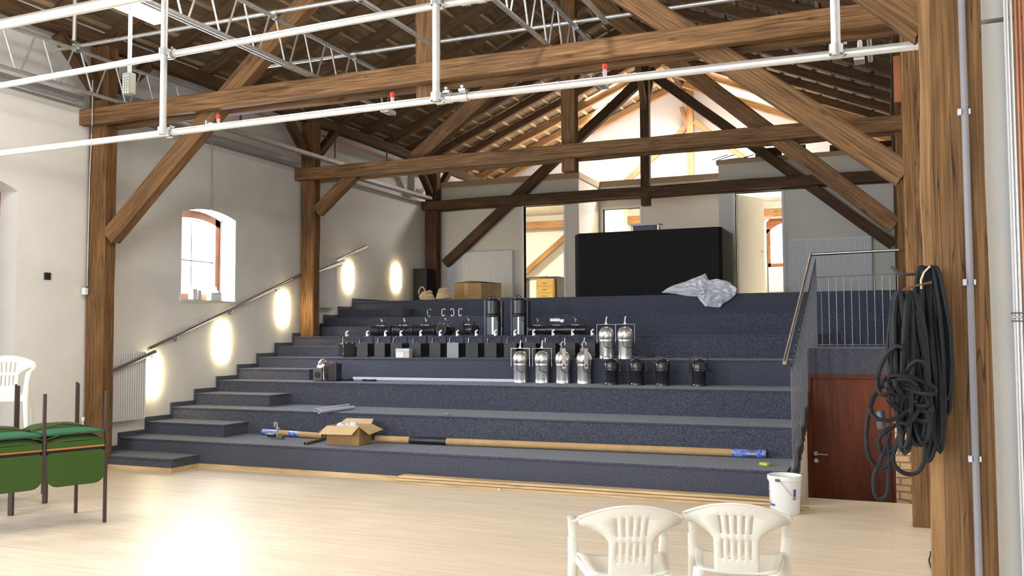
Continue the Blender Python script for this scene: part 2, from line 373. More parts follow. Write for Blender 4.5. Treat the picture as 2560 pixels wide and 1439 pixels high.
# left wall: thick lower part with window niches, recessed upper part
wl = MB()
def wall_x(mb, x0, x1, y0, y1, z0, z1, holes):
    """wall slab between x0 and x1 with rectangular holes (ya,yb,za,zb)"""
    hs = sorted(holes); y = y0
    for (ya,yb,za,zb) in hs:
        if ya > y: mb.box(x0,x1,y,ya,z0,z1)
        if za > z0: mb.box(x0,x1,ya,yb,z0,za)
        if zb < z1: mb.box(x0,x1,ya,yb,zb,z1)
        y = yb
    if y < y1: mb.box(x0,x1,y,y1,z0,z1)
WY0, WY1, WZ0, WZ1, WZT = 10.50, 11.70, 2.255, 3.565, 3.665     # arched window opening
NY0, NY1, NZ1 = 6.45, 7.74, 3.62                             # niche of the far left door
wall_x(wl, XL-.4, XL, -5.2, 23.4, 0, 4.62, [(1.6,3.2,1.3,3.4),(NY0,NY1,0,NZ1),(WY0,WY1,WZ0,WZT)])
wl.prism([(XL-.4,4.62),(XL,4.62),(XL-.02,4.70),(XL-.10,4.76),(XL-.4,4.76)], 'y', -5.2, 23.4)
wl.box(XL-.4, XL-.28, -5.2, 23.4, 4.76, 6.2)
# arch fillers over the window and the niche
def arch(mb, y0, y1, zs, zt, x0, x1):
    n = 12; pts = [(y0, zt+.001)]
    for i in range(n+1):
        t = i/n; pts.append((y0+(y1-y0)*t, zs+(zt-zs)*(1-(2*t-1)**2)))
    pts.append((y1, zt+.001)); mb.prism(pts, 'x', x0, x1)
arch(wl, WY0, WY1, WZ1, WZT, XL-.4, XL)
arch(wl, NY0, NY1, 3.47, NZ1, XL-.4, XL)
struct(wl.build('wall_left', M['plaster']))
# right wall with a shallow dark groove
wr = MB()
YPI = 4.35; gz_ = at('Y',YPI,2480,58).z, at('Y',YPI,2480,46).z
wr.box(.95, 1.2, -5.2, YPI, -.1, 6.2); wr.box(XR, 1.2, YPI, 23.4, -1.1, gz_[0]); wr.box(XR, 1.2, YPI+.45, 23.4, gz_[0], gz_[1]); wr.box(XR, 1.2, YPI, 23.4, gz_[1], 6.2)
wr.box(.385, XR, YPI, YPI+.2, 0, gz_[0]); wr.box(.385, XR, YPI, YPI+.2, gz_[1], 5.5)
struct(wr.build('wall_right', M['plaster']))
# rear wall behind the camera with two daylight windows
wb = MB()
for x0,x1,z0,z1 in ((-10.2,-8.6,0,8.2),(-8.6,-5.8,0,1.3),(-8.6,-5.8,3.9,8.2),(-5.8,-3.6,0,8.2),(-3.6,-.8,0,1.3),(-3.6,-.8,3.9,8.2),(-.8,1.2,0,8.2)):
    wb.box(x0,x1,-5.0,-4.8,z0,z1)
struct(wb.build('wall_rear', M['plaster']))
# gable wall with the arched window of the right room
GW = (at('Y',YG,1917,640).x, at('Y',YG,1917,640).x+.95)
g = MB(); gz0, gz1 = 3.35, 4.55
wall = [(-10.1,0),(GW[0],0),(GW[0],8.2),(-10.1,8.2)]
g.box(-10.1, GW[0], YG, YG+.25, 0, 8.3); g.box(GW[1], .8, YG, YG+.25, 0, 8.3)
g.box(GW[0], GW[1], YG, YG+.25, 0, gz0); g.box(GW[0], GW[1], YG, YG+.25, gz1, 8.3)
struct(g.build('wall_gable', M['gable']))
# roof: two boarded slopes with skylight openings
HL = (-6.62, -5.30, 20.42, 21.45); HR = (-4.15, -1.75, 20.42, 21.45)
def slope(mb, xa, xb, hole, dz0, dz1):
    for (x0,x1,y0,y1) in ((xa,xb,-5.2,hole[2]),(xa,xb,hole[3],23.6),(xa,hole[0],hole[2],hole[3]),(hole[1],xb,hole[2],hole[3])):
        za, zb = roof_z(x0), roof_z(x1)
        mb.add([(x0,y0,za+dz0),(x1,y0,zb+dz0),(x1,y1,zb+dz0),(x0,y1,za+dz0),(x0,y0,za+dz1),(x1,y0,zb+dz1),(x1,y1,zb+dz1),(x0,y1,za+dz1)],
               [(0,3,2,1),(4,5,6,7),(0,1,5,4),(1,2,6,5),(2,3,7,6),(3,0,4,7)])
ceil = MB(); slope(ceil, -10.25, RX, HL, .215, .25)
slope(ceil, RX, 1.25, HR, .215, .25)
def ceiling_boards(xa, xb, hole, nm):
    mb = MB(); slope(mb, xa, xb, hole, .215, .25)
    # board grain runs along Y: rotate object so local X is world Y
    o = mb.xf(Matrix.Rotation(-PI/2, 4, 'Z')).build(nm, M['sheath']); o.rotation_euler = (0,0,PI/2)
    struct(o); return o
cl = ceiling_boards(-10.25, RX, HL, 'ceiling'); cr = ceiling_boards(RX, 1.25, HR, 'ceiling')
for side, par, hole in ((-1, cl, HL), (1, cr, HR)):
    k = 0; x = .16
    while x < 5.45:
        X = RX+side*x; z = roof_z(X)+.207
        segs = [(5.6, 23.05)]
        if hole[0]-.03 < X < hole[1]+.03: segs = [(5.6, hole[2]), (hole[3], 23.05)]
        for a, b in segs:
            o = timber('roof_batten', (X, a, z), (X, b, z), .055, .048, M['batten'], up=(side*RS,0,1), wobble=.003)
            mw = o.matrix_basis.copy(); o.parent = par; o.matrix_parent_inverse = par.rotation_euler.to_matrix().to_4x4().inverted()
            o.matrix_basis = mw
        x += .335; k += 1
for i, hole in enumerate((HL, HR)):
    fr = MB(); zf = lambda x: roof_z(x)
    for (x0,x1,y0,y1) in ((hole[0],hole[1],hole[2],hole[2]+.04),(hole[0],hole[1],hole[3]-.04,hole[3]),(hole[0],hole[0]+.05,hole[2],hole[3]),(hole[1]-.05,hole[1],hole[2],hole[3])):
        fr.add([(x0,y0,zf(x0)+.18),(x1,y0,zf(x1)+.18),(x1,y1,zf(x1)+.18),(x0,y1,zf(x0)+.18),(x0,y0,zf(x0)+.33),(x1,y0,zf(x1)+.33),(x1,y1,zf(x1)+.33),(x0,y1,zf(x0)+.33)],
               [(0,3,2,1),(4,5,6,7),(0,1,5,4),(1,2,6,5),(2,3,7,6),(3,0,4,7)])
    o = struct(fr.build('window_%d' % (i+4), M['batten']))
# back partitions with three door openings
DL = (at('Y',YP,1310,640).x, at('Y',YP,1410,640).x); DR = (at('Y',YP,1840,640).x, at('Y',YP,1957,640).x)
DM = (at('Y',YM,1508,550).x, at('Y',YM,1600,550).x)
ZD, ZDM = at('Y',YP,1360,513).z, at('Y',YM,1555,521).z
XA, XB = at('Y',YP,1447,500).x, at('Y',YP,1797,500).x
ZPT = at('Y',YP,1445,445).z
def wall_y(mb, x0, x1, y0, y1, z0, z1, holes):
    x = x0
    for (xa,xb,zb) in sorted(holes):
        mb.box(x,xa,y0,y1,z0,z1); mb.box(xa,xb,y0,y1,zb,z1); x = xb
    mb.box(x,x1,y0,y1,z0,z1)
p = MB(); wall_y(p, XL, XA, YP, YP+.12, ZP, ZPT, [(DL[0],DL[1],ZD)]); p.box(XA-.12, XA, YP+.12, YM+.12, ZP, ZPT)
wall_y(p, XA, XB, YM, YM+.12, ZP, ZPT+.02, [(DM[0],DM[1],ZDM)])
wall_y(p, XB, XR, YP, YP+.12, ZP, ZPT+.06, [(DR[0],DR[1],ZD)]); p.box(XB, XB+.12, YP+.12, YM+.12, ZP, ZPT+.06)
struct(p.build('wall_back', M['board']))
c = MB(); c.box(XL, XA+.02, YP-.03, YP+.15, ZPT, ZPT+.13); c.box(XA-.14, XA+.02, YP+.15, YM+.15, ZPT, ZPT+.13)
c.box(XA+.02, XB-.02, YM-.03, YM+.15, ZPT+.02, ZPT+.15); c.box(XB-.04, XR, YP-.03, YP+.15, ZPT+.06, ZPT+.15)
struct(c.build('trim_2', M['cap']))
# loft floor over the rooms, room side walls
lf = MB(); lf.box(XL, XA-.12, YP+.12, YG, ZPT-.12, ZPT-.02); lf.box(XB+.12, XR, YP+.12, YG, ZPT-.1, ZPT)
lf.box(XA-.12, XB+.12, YM+.12, YG, ZPT-.1, ZPT)
lf.box(XA+.35, XA+.45, YM+.12, YG, ZP, ZPT-.1) if False else None
struct(lf.build('ceiling', M['board']))
struct(MB().box(XL,XR,YP+.001,YG,ZP-.06,ZP-.001).build('floor', M['trim']))
rw = MB(); rw.box(-6.28, -6.18, YM+.12, YG, ZP, ZPT-.13); rw.box(-3.3, -3.2, YM+.12, YG, ZP, ZPT-.13)
struct(rw.build('wall_rooms', M['board']))
# door frames
def door_frame(nm, x0, x1, y, z0, z1):
    m_ = MB(); t = .055
    m_.box(x0-.05, x0, y-.015, y+.13, z0, z1+.05); m_.box(x1, x1+.05, y-.015, y+.13, z0, z1+.05); m_.box(x0, x1, y-.015, y+.13, z1, z1+.05)
    return struct(m_.build(nm, M['trim']))
f1 = door_frame('door_1', DL[0], DL[1], YP, ZP, ZD)
f2 = door_frame('door_2', DM[0], DM[1], YM, ZP, ZDM)
f3 = door_frame('door_3', DR[0], DR[1], YP, ZP, ZD)
def leaf(par, hinge, ang, wdt, z0, z1, hside=1):
    m_ = MB(); m_.box(0, wdt, -.02, .02, z0+.01, z1-.01)
    M_ = Matrix.Translation(hinge) @ Matrix.Rotation(ang, 4, 'Z')
    m_.xf(M_).build('door_leaf', M['trim'], par, bevel=.004)
    h_ = MB()
    for s_ in (-1, 1):
        h_.tube([(wdt-.07, .02*s_, z0+1.05), (wdt-.07, .07*s_, z0+1.05), (wdt-.19, .075*s_, z0+1.05)], .01, 8)
        h_.lathe([(.025, .02), (.025, .028)] if s_ > 0 else [(.025,-.028),(.025,-.02)], 12, (wdt-.07, 0, z0+1.05), 'y')
        h_.lathe([(.025, .02), (.025, .028)] if s_ > 0 else [(.025,-.028),(.025,-.02)], 12, (wdt-.07, 0, z0+.95), 'y')
    h_.xf(M_).build('door_handle', M['steel'], par)
leaf(f1, (DL[1]-.01, YP+.14, 0), math.radians(100), .86, ZP, ZD)
leaf(f3, (DR[0]+.01, YP+.14, 0), math.radians(62), .9, ZP, ZD)
# side wall of the tiers and the wall face with the brown door
sw = MB(); pts = [(Y1+.0, 0)]
pts = [(Y1+.03, -1.05), (YD, -1.05), (YD, YK(3)*0+3*H-.14+.0)]
prof = [(Y1+.03, -1.05), (YD+.0, -1.05), (YD, 3*H-.16)]
prof += [(YK(3)+.03, 3*H-.16), (YK(3)-HD+.03, 2.5*H-.16), (YK(2)+.03, 2*H-.16), (YK(2)-HD+.03, 1.5*H-.16), (YK(1)+.03, H-.16)]
sw.prism(prof, 'x', XTR, XTR+.03)
struct(sw.build('wall_stair_side', M['plaster']))
ZLAND = 4.5*H
dz0, dz1 = -.98, at('Y',YD,2100,935).z
DX0, DX1 = at('Y',YD,2017,1100).x, at('Y',YD,2238,1100).x
fw = MB(); fw.box(XTR, XR+.02, YD, YD+.14, dz1+.0, ZLAND-.158); fw.box(DX1+.001, XR+.02, YD+.01, YD+.14, dz0, dz1)
struct(fw.build('wall_stair_front', M['plaster']))
fb = MB(); fb.box(DX1+.001, XR-.001, YD-.035, YD+.009, dz0, dz1-.01)
struct(fb.build('wall_brick', M['brick']))
d4 = MB(); d4.box(DX0, DX0+.065, YD-.03, YD+.1, dz0, dz1); d4.box(DX1-.035, DX1, YD-.03, YD+.1, dz0, dz1); d4.box(DX0+.065, DX1-.035, YD-.03, YD+.1, dz1-.05, dz1); d4.box(DX0, DX1, YD+.101, YD+.12, dz0, dz1)
d4 = struct(d4.build('door_4', M['door_wood']))
lm = MB(); lm.box(0, dz1-.055-dz0, 0, DX1-DX0-.105, 0, .04)   # built lying, grain along local X = up
o = lm.build('door_leaf', M['door_wood'], d4); o.matrix_basis = Matrix(((0,1,0,DX0+.067),(0,0,1,YD-.005),(1,0,0,dz0),(0,0,0,1)))
hp = at('Y', YD-.02, 2040, 1133)
h_ = MB(); h_.lathe([(.026,-.012),(.026,0)], 14, (hp.x, YD-.008, hp.z), 'y'); h_.tube([(hp.x,YD-.01,hp.z),(hp.x,YD-.06,hp.z),(hp.x+.14,YD-.062,hp.z-.004)], .011, 8)
h_.lathe([(.026,-.012),(.026,0)], 14, (hp.x, YD-.008, hp.z-.085), 'y')
h_.build('door_handle', M['steel'], d4, smooth=True)
# arched window in the left wall
w1 = struct(MB().box(XL-.38, XL+.04, WY0-.03, WY1+.06, WZ0-.035, WZ0).build('window_1', M['board']))
def arch_frame(mb, y0, y1, z0, zs, zt, x0, x1, t):
    n = 14
    def zc(y, off): u = (2*(y-y0)/(y1-y0)-1); return zs+(zt-zs)*(1-u*u)-off
    mb.box(x0,x1,y0,y0+t,z0,zs+.02); mb.box(x0,x1,y1-t,y1,z0,zs+.02); mb.box(x0,x1,y0,y1,z0,z0+t)
    ys = [y0+(y1-y0)*i/n for i in range(n+1)]
    for a, b in zip(ys, ys[1:]):
        mb.add([(x0,a,zc(a,t)),(x0,b,zc(b,t)),(x0,b,zc(b,-.03)),(x0,a,zc(a,-.03)),(x1,a,zc(a,t)),(x1,b,zc(b,t)),(x1,b,zc(b,-.03)),(x1,a,zc(a,-.03))],
               [(0,3,2,1),(4,5,6,7),(0,1,5,4),(1,2,6,5),(2,3,7,6),(3,0,4,7)])
af = MB(); arch_frame(af, WY0, WY1, WZ0, WZ1, WZT, XL-.40, XL-.31, .11); af.build('window_frame', M['win_wood'], w1)
mu = MB(); mu.box(XL-.38, XL-.36, (WY0+WY1)/2-.008, (WY0+WY1)/2+.008, WZ0+.07, WZT-.07); mu.box(XL-.38, XL-.36, WY0+.07, WY1-.07, 2.88, 2.896)
mu.build('glazing_bar', M['graphite'], w1)
MB().box(XL-.372, XL-.368, WY0+.06, WY1-.06, WZ0+.06, WZT-.05).build('pane', M['glass'], w1)
MB().box(XL-.33, XL-.27, 11.02, 11.3, 3.50, 3.525).build('window_stay', M['white_plastic'], w1)
# window behind camera on the left wall, and the far-left door
w2 = struct(MB().box(XL-.4, XL+.04, 1.57, 3.23, 1.26, 1.3).build('window_2', M['board']))
m_ = MB(); m_.box(XL-.38,XL-.32,1.6,1.67,1.3,3.4); m_.box(XL-.38,XL-.32,3.13,3.2,1.3,3.4); m_.box(XL-.38,XL-.32,1.67,3.13,3.33,3.4); m_.box(XL-.38,XL-.32,2.37,2.43,1.3,3.33); m_.build('window_frame', M['win_wood'], w2)
for i, x in enumerate((-7.2, -2.2)):
    m_ = MB(); m_.box(x-1.4,x-1.32,-4.98,-4.9,1.3,3.9); m_.box(x+1.32,x+1.4,-4.98,-4.9,1.3,3.9); m_.box(x-.04,x+.04,-4.98,-4.9,1.3,3.9); m_.box(x-1.32,x+1.32,-4.98,-4.9,1.3,1.38); m_.box(x-1.32,x+1.32,-4.98,-4.9,3.82,3.9)
    struct(m_.build('window_%d' % (i+6), M['win_wood']))
m_ = MB(); m_.box(XL-.38, XL-.30, NY0, NY0+.1, 0, NZ1-.02); m_.box(XL-.38, XL-.30, NY1-.1, NY1, 0, NZ1-.1); m_.box(XL-.38, XL-.30, NY0+.1, NY1-.1, 3.3, NZ1-.02)
d5 = struct(m_.build('door_5', mat('wine_red_paint', (.14,.012,.03), .4)))
MB().box(XL-.36, XL-.33, NY0+.1, NY1-.1, 0, 3.3).build('door_leaf', M['door_wood'], d5)
# window of the right-hand room
w3 = MB(); 
def arch_frame_y(mb, x0, x1, z0, zs, zt, y0, y1, t):
    n = 12
    def zc(x, off): u = (2*(x-x0)/(x1-x0)-1); return zs+(zt-zs)*(1-u*u)-off
    mb.box(x0,x0+t,y0,y1,z0,zs+.02); mb.box(x1-t,x1,y0,y1,z0,zs+.02); mb.box(x0,x1,y0,y1,z0,z0+t)
    xs = [x0+(x1-x0)*i/n for i in range(n+1)]
    for a, b in zip(xs, xs[1:]):
        mb.add([(a,y0,zc(a,t)),(b,y0,zc(b,t)),(b,y0,zc(b,-.2)),(a,y0,zc(a,-.2)),(a,y1,zc(a,t)),(b,y1,zc(b,t)),(b,y1,zc(b,-.2)),(a,y1,zc(a,-.2))],
               [(0,1,2,3),(4,7,6,5),(0,4,5,1),(1,5,6,2),(2,6,7,3),(3,7,4,0)])
arch_frame_y(w3, GW[0], GW[1], gz0, gz1-.28, gz1-.02, YG+.02, YG+.1, .09)
struct(w3.build('window_3', M['win_wood']))

# ================================================================= TIERED PLATFORM
tp = thing('tiered_platform', 'dark grey carpeted seating platform rising in seven tiers to the back wall', 'seating platform', (-5.3, Y1, 0))
def tpart(mb, nm, m, **k): return mb.move((5.3, -Y1, 0)).build(nm, m, tp, **k)
NO = .012
for k in range(1, 8):
    y0 = YK(k); y1 = YK(k+1) if k < 7 else YP-.035
    x1 = XTR-.001 if k < 5 else XR-.004
    mb = MB().box(XL+.03, x1, y0, y1, (k-1)*H if k > 1 else .05, k*H-.02)
    mb.box(XL+.03, x1, y0-NO, y1, k*H-.02, k*H)
    if k == 4: mb = MB().box(XL+.03, XTR-.001, y0, y1, 3*H, 4*H-.02).box(XL+.03, XTR-.001, y0-NO, y1, 4*H-.02, 4*H)
    tpart(mb, 'tier', M['carpet'])
for k in range(1, 8):   # half steps of the wall-side aisle
    z = (k-.5)*H; y1 = YK(k); y0 = y1-HD; xs = -8.3255
    b0 = (k-1)*H if k > 1 else .05
    tpart(MB().box(XL+.03, xs, y0, y1, b0, z-.02).box(XL+.03, xs+NO, y0-NO, y1, z-.02, z), 'step', M['carpet'])
tpart(MB().box(XTR+.001, XR-.004, YD-.004, YK(5)-.013, ZLAND-.155, ZLAND).box(XTR+.001, XR-.004, YD-.018, YD-.004, dz1+.002, ZLAND), 'landing', M['carpet'])
# stepped skirting on the wall
sk = MB(); pts = []
n = .5
ys = []
for i in range(14):
    kk = .5+.5*i; Yn = (YK(int(kk)) if kk == int(kk) else YK(int(kk)+1)-HD)-.029
    ys.append((Yn, kk*H+.0643))
pts = [(ys[0][0], 0)]
for i, (y, z) in enumerate(ys):
    pts.append((y, pts[-1][1])) if i else None
    pts.append((y, z))
pts.append((YP, ys[-1][1])); pts.append((YP, ys[-1][1]-.3))
for i in range(13, 0, -1): pts.append((ys[i][0]+.3, ys[i-1][1]-.3+.0))
pts.append((ys[0][0]+.3, 0))
skm = MB()
for i, (y, z) in enumerate(ys):
    yn = ys[i+1][0] if i < 13 else YP
    skm.box(XL+.001, XL+.03, y, min(yn, YP-.035), max(0, z-.45), z)
tpart(skm, 'skirting', M['carpet'])
# tread edge seams on the right side
ed = MB()
for k, (y, z) in enumerate(((YK(1), H), (YK(2)-HD, 1.5*H), (YK(2), 2*H), (YK(3)-HD, 2.5*H), (YK(3), 3*H), (YK(4)-HD, 3.5*H), (YK(4), 4*H))):
    if y > YD-.05: continue
    ed.box(XTR+.031, XTR+.045, y, min(y+HD+.01, YD-.02), z-.30, z+.0)
tpart(ed, 'side_stringer', M['carpet'])
bb = MB(); bb.box(XL, -8.31, Y1-HD-.018, Y1-HD, 0, .055); bb.box(-8.3255, -8.3075, Y1-HD, Y1-.018, 0, .055); bb.box(-8.3075, XTR, Y1-.018, Y1, 0, .055)
struct(bb.build('baseboard_front', M['pine']))

# ================================================================= ROOF TRUSSES
names = ['just in front of the camera position, right post holding the hanging cables', 'nearest full roof truss with the big tie beam across the hall', 'middle roof truss standing halfway up the tiers', 'third roof truss right in front of the white partition', 'rearmost roof truss against the bright gable wall']
lab = ['old timber truss post and brace nearest the camera, cables hanging from it',
       'old brown timber roof truss nearest in full view, spanning the hall over the bare floor',
       'old brown timber roof truss halfway up the tiers, its tie beam crossing mid picture',
       'old brown timber roof truss directly in front of the white back partition',
       'pale lit timber truss against the bright gable wall behind the partition']
LEFT_STRUT = {1: [(262,590),(525,285)], 2: [(790,530),(866,446)], 3: [(1116,651),(1580,215)]}
for i in (1, 2, 3):
    Tf = T[i]; zb, zt = ZT[i]; Yp = Tf+.13
    t = thing('roof_truss', lab[i], 'roof truss', (RX, Tf, 0), 0, 'old timber roof trusses'); off = (RX, Tf, 0)
    m1 = M['beam']; m2 = M['beam'] if i == 1 else M['beam_dark_shaded']
    mm = M['beam'] if i < 3 else M['beam_dark_shaded']
    xe = at('Y', Tf, {1:196,2:737,3:1053}[i], 400).x
    zm = (zb+zt)/2
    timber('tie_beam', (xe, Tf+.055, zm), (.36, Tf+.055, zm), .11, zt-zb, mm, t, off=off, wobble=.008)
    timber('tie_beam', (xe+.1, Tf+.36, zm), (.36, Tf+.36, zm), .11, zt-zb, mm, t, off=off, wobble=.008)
    yc = Yp+.11
    base = {1: 0, 2: 5*H, 3: ZP}[i]
    xl0 = at('Y', Yp, {1:215,2:750,3:1062}[i], 600).x; wL = {1:.31,2:.29,3:.30}[i]
    timber('post', (xl0+wL/2, yc, base), (xl0+wL/2, yc, 5.525), .2, wL, M['beam_warm'] if i < 3 else M['beam_dark_shaded'], t, off=off, up=(1,0,0))
    xr0 = .165
    rb = {1: 0, 2: 5*H, 3: ZP}[i]
    timber('post', (xr0+.105, yc+.02, rb), (xr0+.105, yc+.02, 5.525), .22, .21, M['beam_warm'], t, off=off, up=(1,0,0))
    if i == 1:
        h0, h1_ = at('Y',Yp+.02,2297,410), at('Y',Yp+.02,2311,445)
        MB().box(h0.x-RX, h1_.x-RX, .145, .16, h1_.z, h0.z).build('mortise_shade', M['black'], t)  # black slab on the post face stands for shade in the mortise hole
    # hanging post
    hx0 = at('Y', Yp, {1:1036,2:1401,3:1600}[i], 300 if i < 3 else 400).x; hw = .235 if i < 3 else .185
    hb = at('Y', Yp, {1:1060,2:1418,3:1610}[i], {1:247,2:427,3:513}[i]).z
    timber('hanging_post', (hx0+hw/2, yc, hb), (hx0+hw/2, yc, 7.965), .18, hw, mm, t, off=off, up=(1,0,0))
    # long struts and braces
    sw_ = .21
    if i == 1:
        a = at('Y', Yp, 262, 590); s_ = (6.86-a.z)/(-4.85-a.x)
        timber('strut', (a.x, yc, a.z), (-4.86, yc, 6.95), .17, sw_+.02, mm, t, off=off)
    if i == 2:
        a = at('Y', Yp, 787, 527); b = at('Y', Yp, 872, 440)
        timber('brace', (a.x, yc, a.z), (b.x+.05, yc, b.z+.05), .17, .2, mm, t, off=off)
        a = at('Y', Yp, 1030, 395); b = at('Y', Yp, 1300, 150)
        d = (b-a)/(b.x-a.x); e_ = a+d*(-4.8-a.x)
        timber('strut', (a.x, yc, a.z), (e_.x, yc, e_.z), .17, .24, mm, t, off=off)
    if i == 3:
        a = at('Y', Yp, 1108, 658); b = at('Y', Yp, 1580, 215); b = b+(b-a)*((hx0-.01-b.x)/(b.x-a.x))
        timber('strut', (a.x, yc, a.z), (b.x, yc, b.z), .16, .2, mm, t, off=off)
    ra, rb_ = {1: ((2262,432),(1620,20)), 2: ((2238,562),(1700,163)), 3: ((2232,610),(1645,195))}[i]
    a = at('Y', Yp, *ra); b = at('Y', Yp, *rb_); d = (b-a)/(b.x-a.x); e_ = a+d*(-4.6-a.x)
    if i != 3: timber('strut', (a.x, yc, a.z), (e_.x, yc, e_.z), .17, .23, M['beam'], t, off=off)
    else:
        b = b+(b-a)*((hx0+hw+.01-b.x)/(b.x-a.x)); timber('strut', (a.x, yc, a.z), (b.x, yc, b.z), .16, .19, M['beam_dark_shaded'], t, off=off)
    # knee braces along the hall from post to eaves purlin (left)
    for s_ in (-1, 1):
        timber('knee_brace', (xl0+wL/2, yc, 4.80), (xl0+wL/2, yc+s_*.74, 5.50), .13, .15, M['beam_dark_shaded'], t, off=off, up=(1,0,0))
        timber('knee_brace', (xr0+.1, yc, 4.80), (xr0+.1, yc+s_*.74, 5.50), .13, .15, M['beam_dark_shaded'], t, off=off, up=(1,0,0))
    # small braces from hanging post to ridge along the hall
    if i == 3:
        for s_ in (-1, 1): timber('ridge_brace', (hx0+hw/2, yc, 6.3), (hx0+hw/2, yc+s_*.75, 7.45), .1, .12, M['beam'], t, off=off, up=(1,0,0))
# truss 0: only its right post and brace are in view
t0 = thing('timber_post', lab[0], 'post', (.28, 4.1, 0), 0); off = (.28, 4.1, 0)
pz = timber('post', (.276, 4.13, 0), (.276, 4.13, 5.55), .22, .205, M['beam_warm'], t0, off=off, up=(1,0,0), wobble=.006)
timber('chamfered_edge', (.168, 4.06, 0), (.168, 4.06, 5.0), .07, .05, M['batten'] if False else wood('lit_post_edge', (.22,.115,.045), (.38,.22,.095), crack=.3), t0, off=off, up=(1,0,0), wobble=.012)  # light on the left edge is put into the paler timber colour
a = at('Y', 4.08, 2308, 60); b = at('Y', 4.08, 2180, -30)
d = (b-a)/(b.x-a.x)
timber('brace', (a.x+.02, 4.13, a.z), (-1.6, 4.13, a.z+d.z*(-1.6-a.x)), .14, .15, M['beam_warm'], t0, off=off)
# truss 4 at the gable
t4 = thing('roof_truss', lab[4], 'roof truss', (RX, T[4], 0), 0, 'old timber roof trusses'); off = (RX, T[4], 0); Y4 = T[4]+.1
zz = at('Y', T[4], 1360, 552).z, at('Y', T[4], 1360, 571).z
timber('tie_beam', (XL+.02, Y4, (zz[0]+zz[1])/2), (.36, Y4, (zz[0]+zz[1])/2), .14, zz[0]-zz[1], M['beam_lit'], t4, off=off)
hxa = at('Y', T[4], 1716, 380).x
timber('hanging_post', (hxa+.09, Y4, 4.3), (hxa+.09, Y4, 7.95), .15, .17, M['beam_lit'], t4, off=off, up=(1,0,0))
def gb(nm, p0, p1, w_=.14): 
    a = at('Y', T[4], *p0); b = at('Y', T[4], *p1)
    timber(nm, (a.x, Y4, a.z), (b.x, Y4, b.z), .13, w_, M['beam_lit'], t4, off=off)
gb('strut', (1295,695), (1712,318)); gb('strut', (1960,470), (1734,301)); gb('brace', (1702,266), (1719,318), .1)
for k_, (py0, py1) in enumerate(((440,463),(470,487))):
    a, b = at('Y',8.9,2317,py0), at('Y',8.9,2326,py1)
    o = MB().box(0, .05, 0, .04, b.z-a.z, 0).build('switch_box', M['white_plastic'], bevel=.004); o.location = (.374, 8.86, a.z); tag(o, '%s small white box on the right post, half hidden by the nearest post' % ('upper','lower')[k_], 'switch', 'white boxes on the right post')
# ridge beam, purlins, rafters
tag(timber('ridge_beam', (RX, 5.6, 8.03), (RX, 23.0, 8.03), .12, .12, M['beam_dark_shaded']), 'dark ridge beam running along the top of the roof', 'beam')
pu = [tag(timber('eaves_purlin', (-9.55, 5.6, 5.62), (-9.55, 22.9, 5.62), .16, .18, M['beam_dark_shaded']), 'dark timber purlin along the left eaves above the white wall', 'beam'),
      tag(timber('eaves_purlin', (.22, 5.6, 5.62), (.22, 22.9, 5.62), .16, .18, M['beam_dark_shaded']), 'dark timber purlin along the right eaves above the posts', 'beam')]
ordn = ['nearest','second','third','fourth','fifth']
bay = {0: 'before the nearest full truss', 1: 'in the bay behind the nearest full truss', 2: 'in the bay behind the middle truss', 3: 'in the bay between partition truss and gable'}
for side, sn, gname in ((-1, 'left', 'rafters of the left roof slope'), (1, 'right', 'rafters of the right roof slope')):
    for b_ in range(4):
        y0, y1 = T[b_]+.2, T[b_+1]+.2
        for j in range(5):
            y = y0+(y1-y0)*(j+.5)/5
            if y < 5.7: continue
            m_ = M['beam_lit'] if y > 20.2 else M['rafter']  # rafters near the skylights take the painted lit tone
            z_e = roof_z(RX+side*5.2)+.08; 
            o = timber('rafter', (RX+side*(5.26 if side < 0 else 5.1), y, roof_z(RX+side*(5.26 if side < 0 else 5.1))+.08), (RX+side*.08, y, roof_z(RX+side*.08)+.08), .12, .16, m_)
            tag(o, '%s rafter of the %s roof slope, %s' % (ordn[j], sn, bay[b_]), 'rafter', gname)

# ================================================================= LIGHTING GRID
def tube_thing(nm, label, cat, pts, r, m, group=None, n=12):
    o = MB().tube(pts, r, n).build(nm, m, smooth=True, loc=pts[0]); tag(o, label, cat, group); return o
R_ = .0242
YGR = 5.0
zl = at('Y',YGR,1100,248).z; zu = at('Y',YGR,1100,12).z
g1 = 'scaffold tubes of the lighting grid'
tube_thing('scaffold_tube', 'long pale scaffold tube crossing the whole view in front of the beams', 'tube', [(XL+.02,YGR,zl-.04),(at('Y',YGR,1100,248).x,YGR,zl),(.21,YGR,zl-.01)], R_, M['zinc_paint'], g1)
tube_thing('scaffold_tube', 'second pale scaffold tube above the long front one, meeting the fluorescent lamp', 'tube', [(-9.0,YGR,zu-.13),(-2.56,YGR,zu),(.21,YGR,zu-.01)], R_, M['zinc_paint'], g1)
a = at('Y',3.0,0,62); b = at('Y',3.0,290,0)
tube_thing('scaffold_tube', 'thick looking bright scaffold tube in the top left corner, nearest the camera', 'tube', [(a.x-1.2,3.0,a.z-.04),(a.x,3.0,a.z),(b.x+3.2,3.0,b.z+.02)], .025, M['zinc_paint'], g1)
for px, nm, top in ((425,'vertical hanging scaffold tube on the left of the front grid, beside the lamp', 5.6),(1102,'vertical hanging scaffold tube in the middle of the front grid, before the hanging post', 5.6),(2090,'vertical hanging scaffold tube at the right end of the front grid', 5.6)):
    x = at('Y',YGR,px,{425:200,1102:120,2090:80}[px]).x
    o = tube_thing('hanger_tube', nm, 'tube', [(x,YGR-.062,zl-.03),(x,YGR-.062,top)], R_, M['zinc_paint'], 'hanging tubes of the front grid')
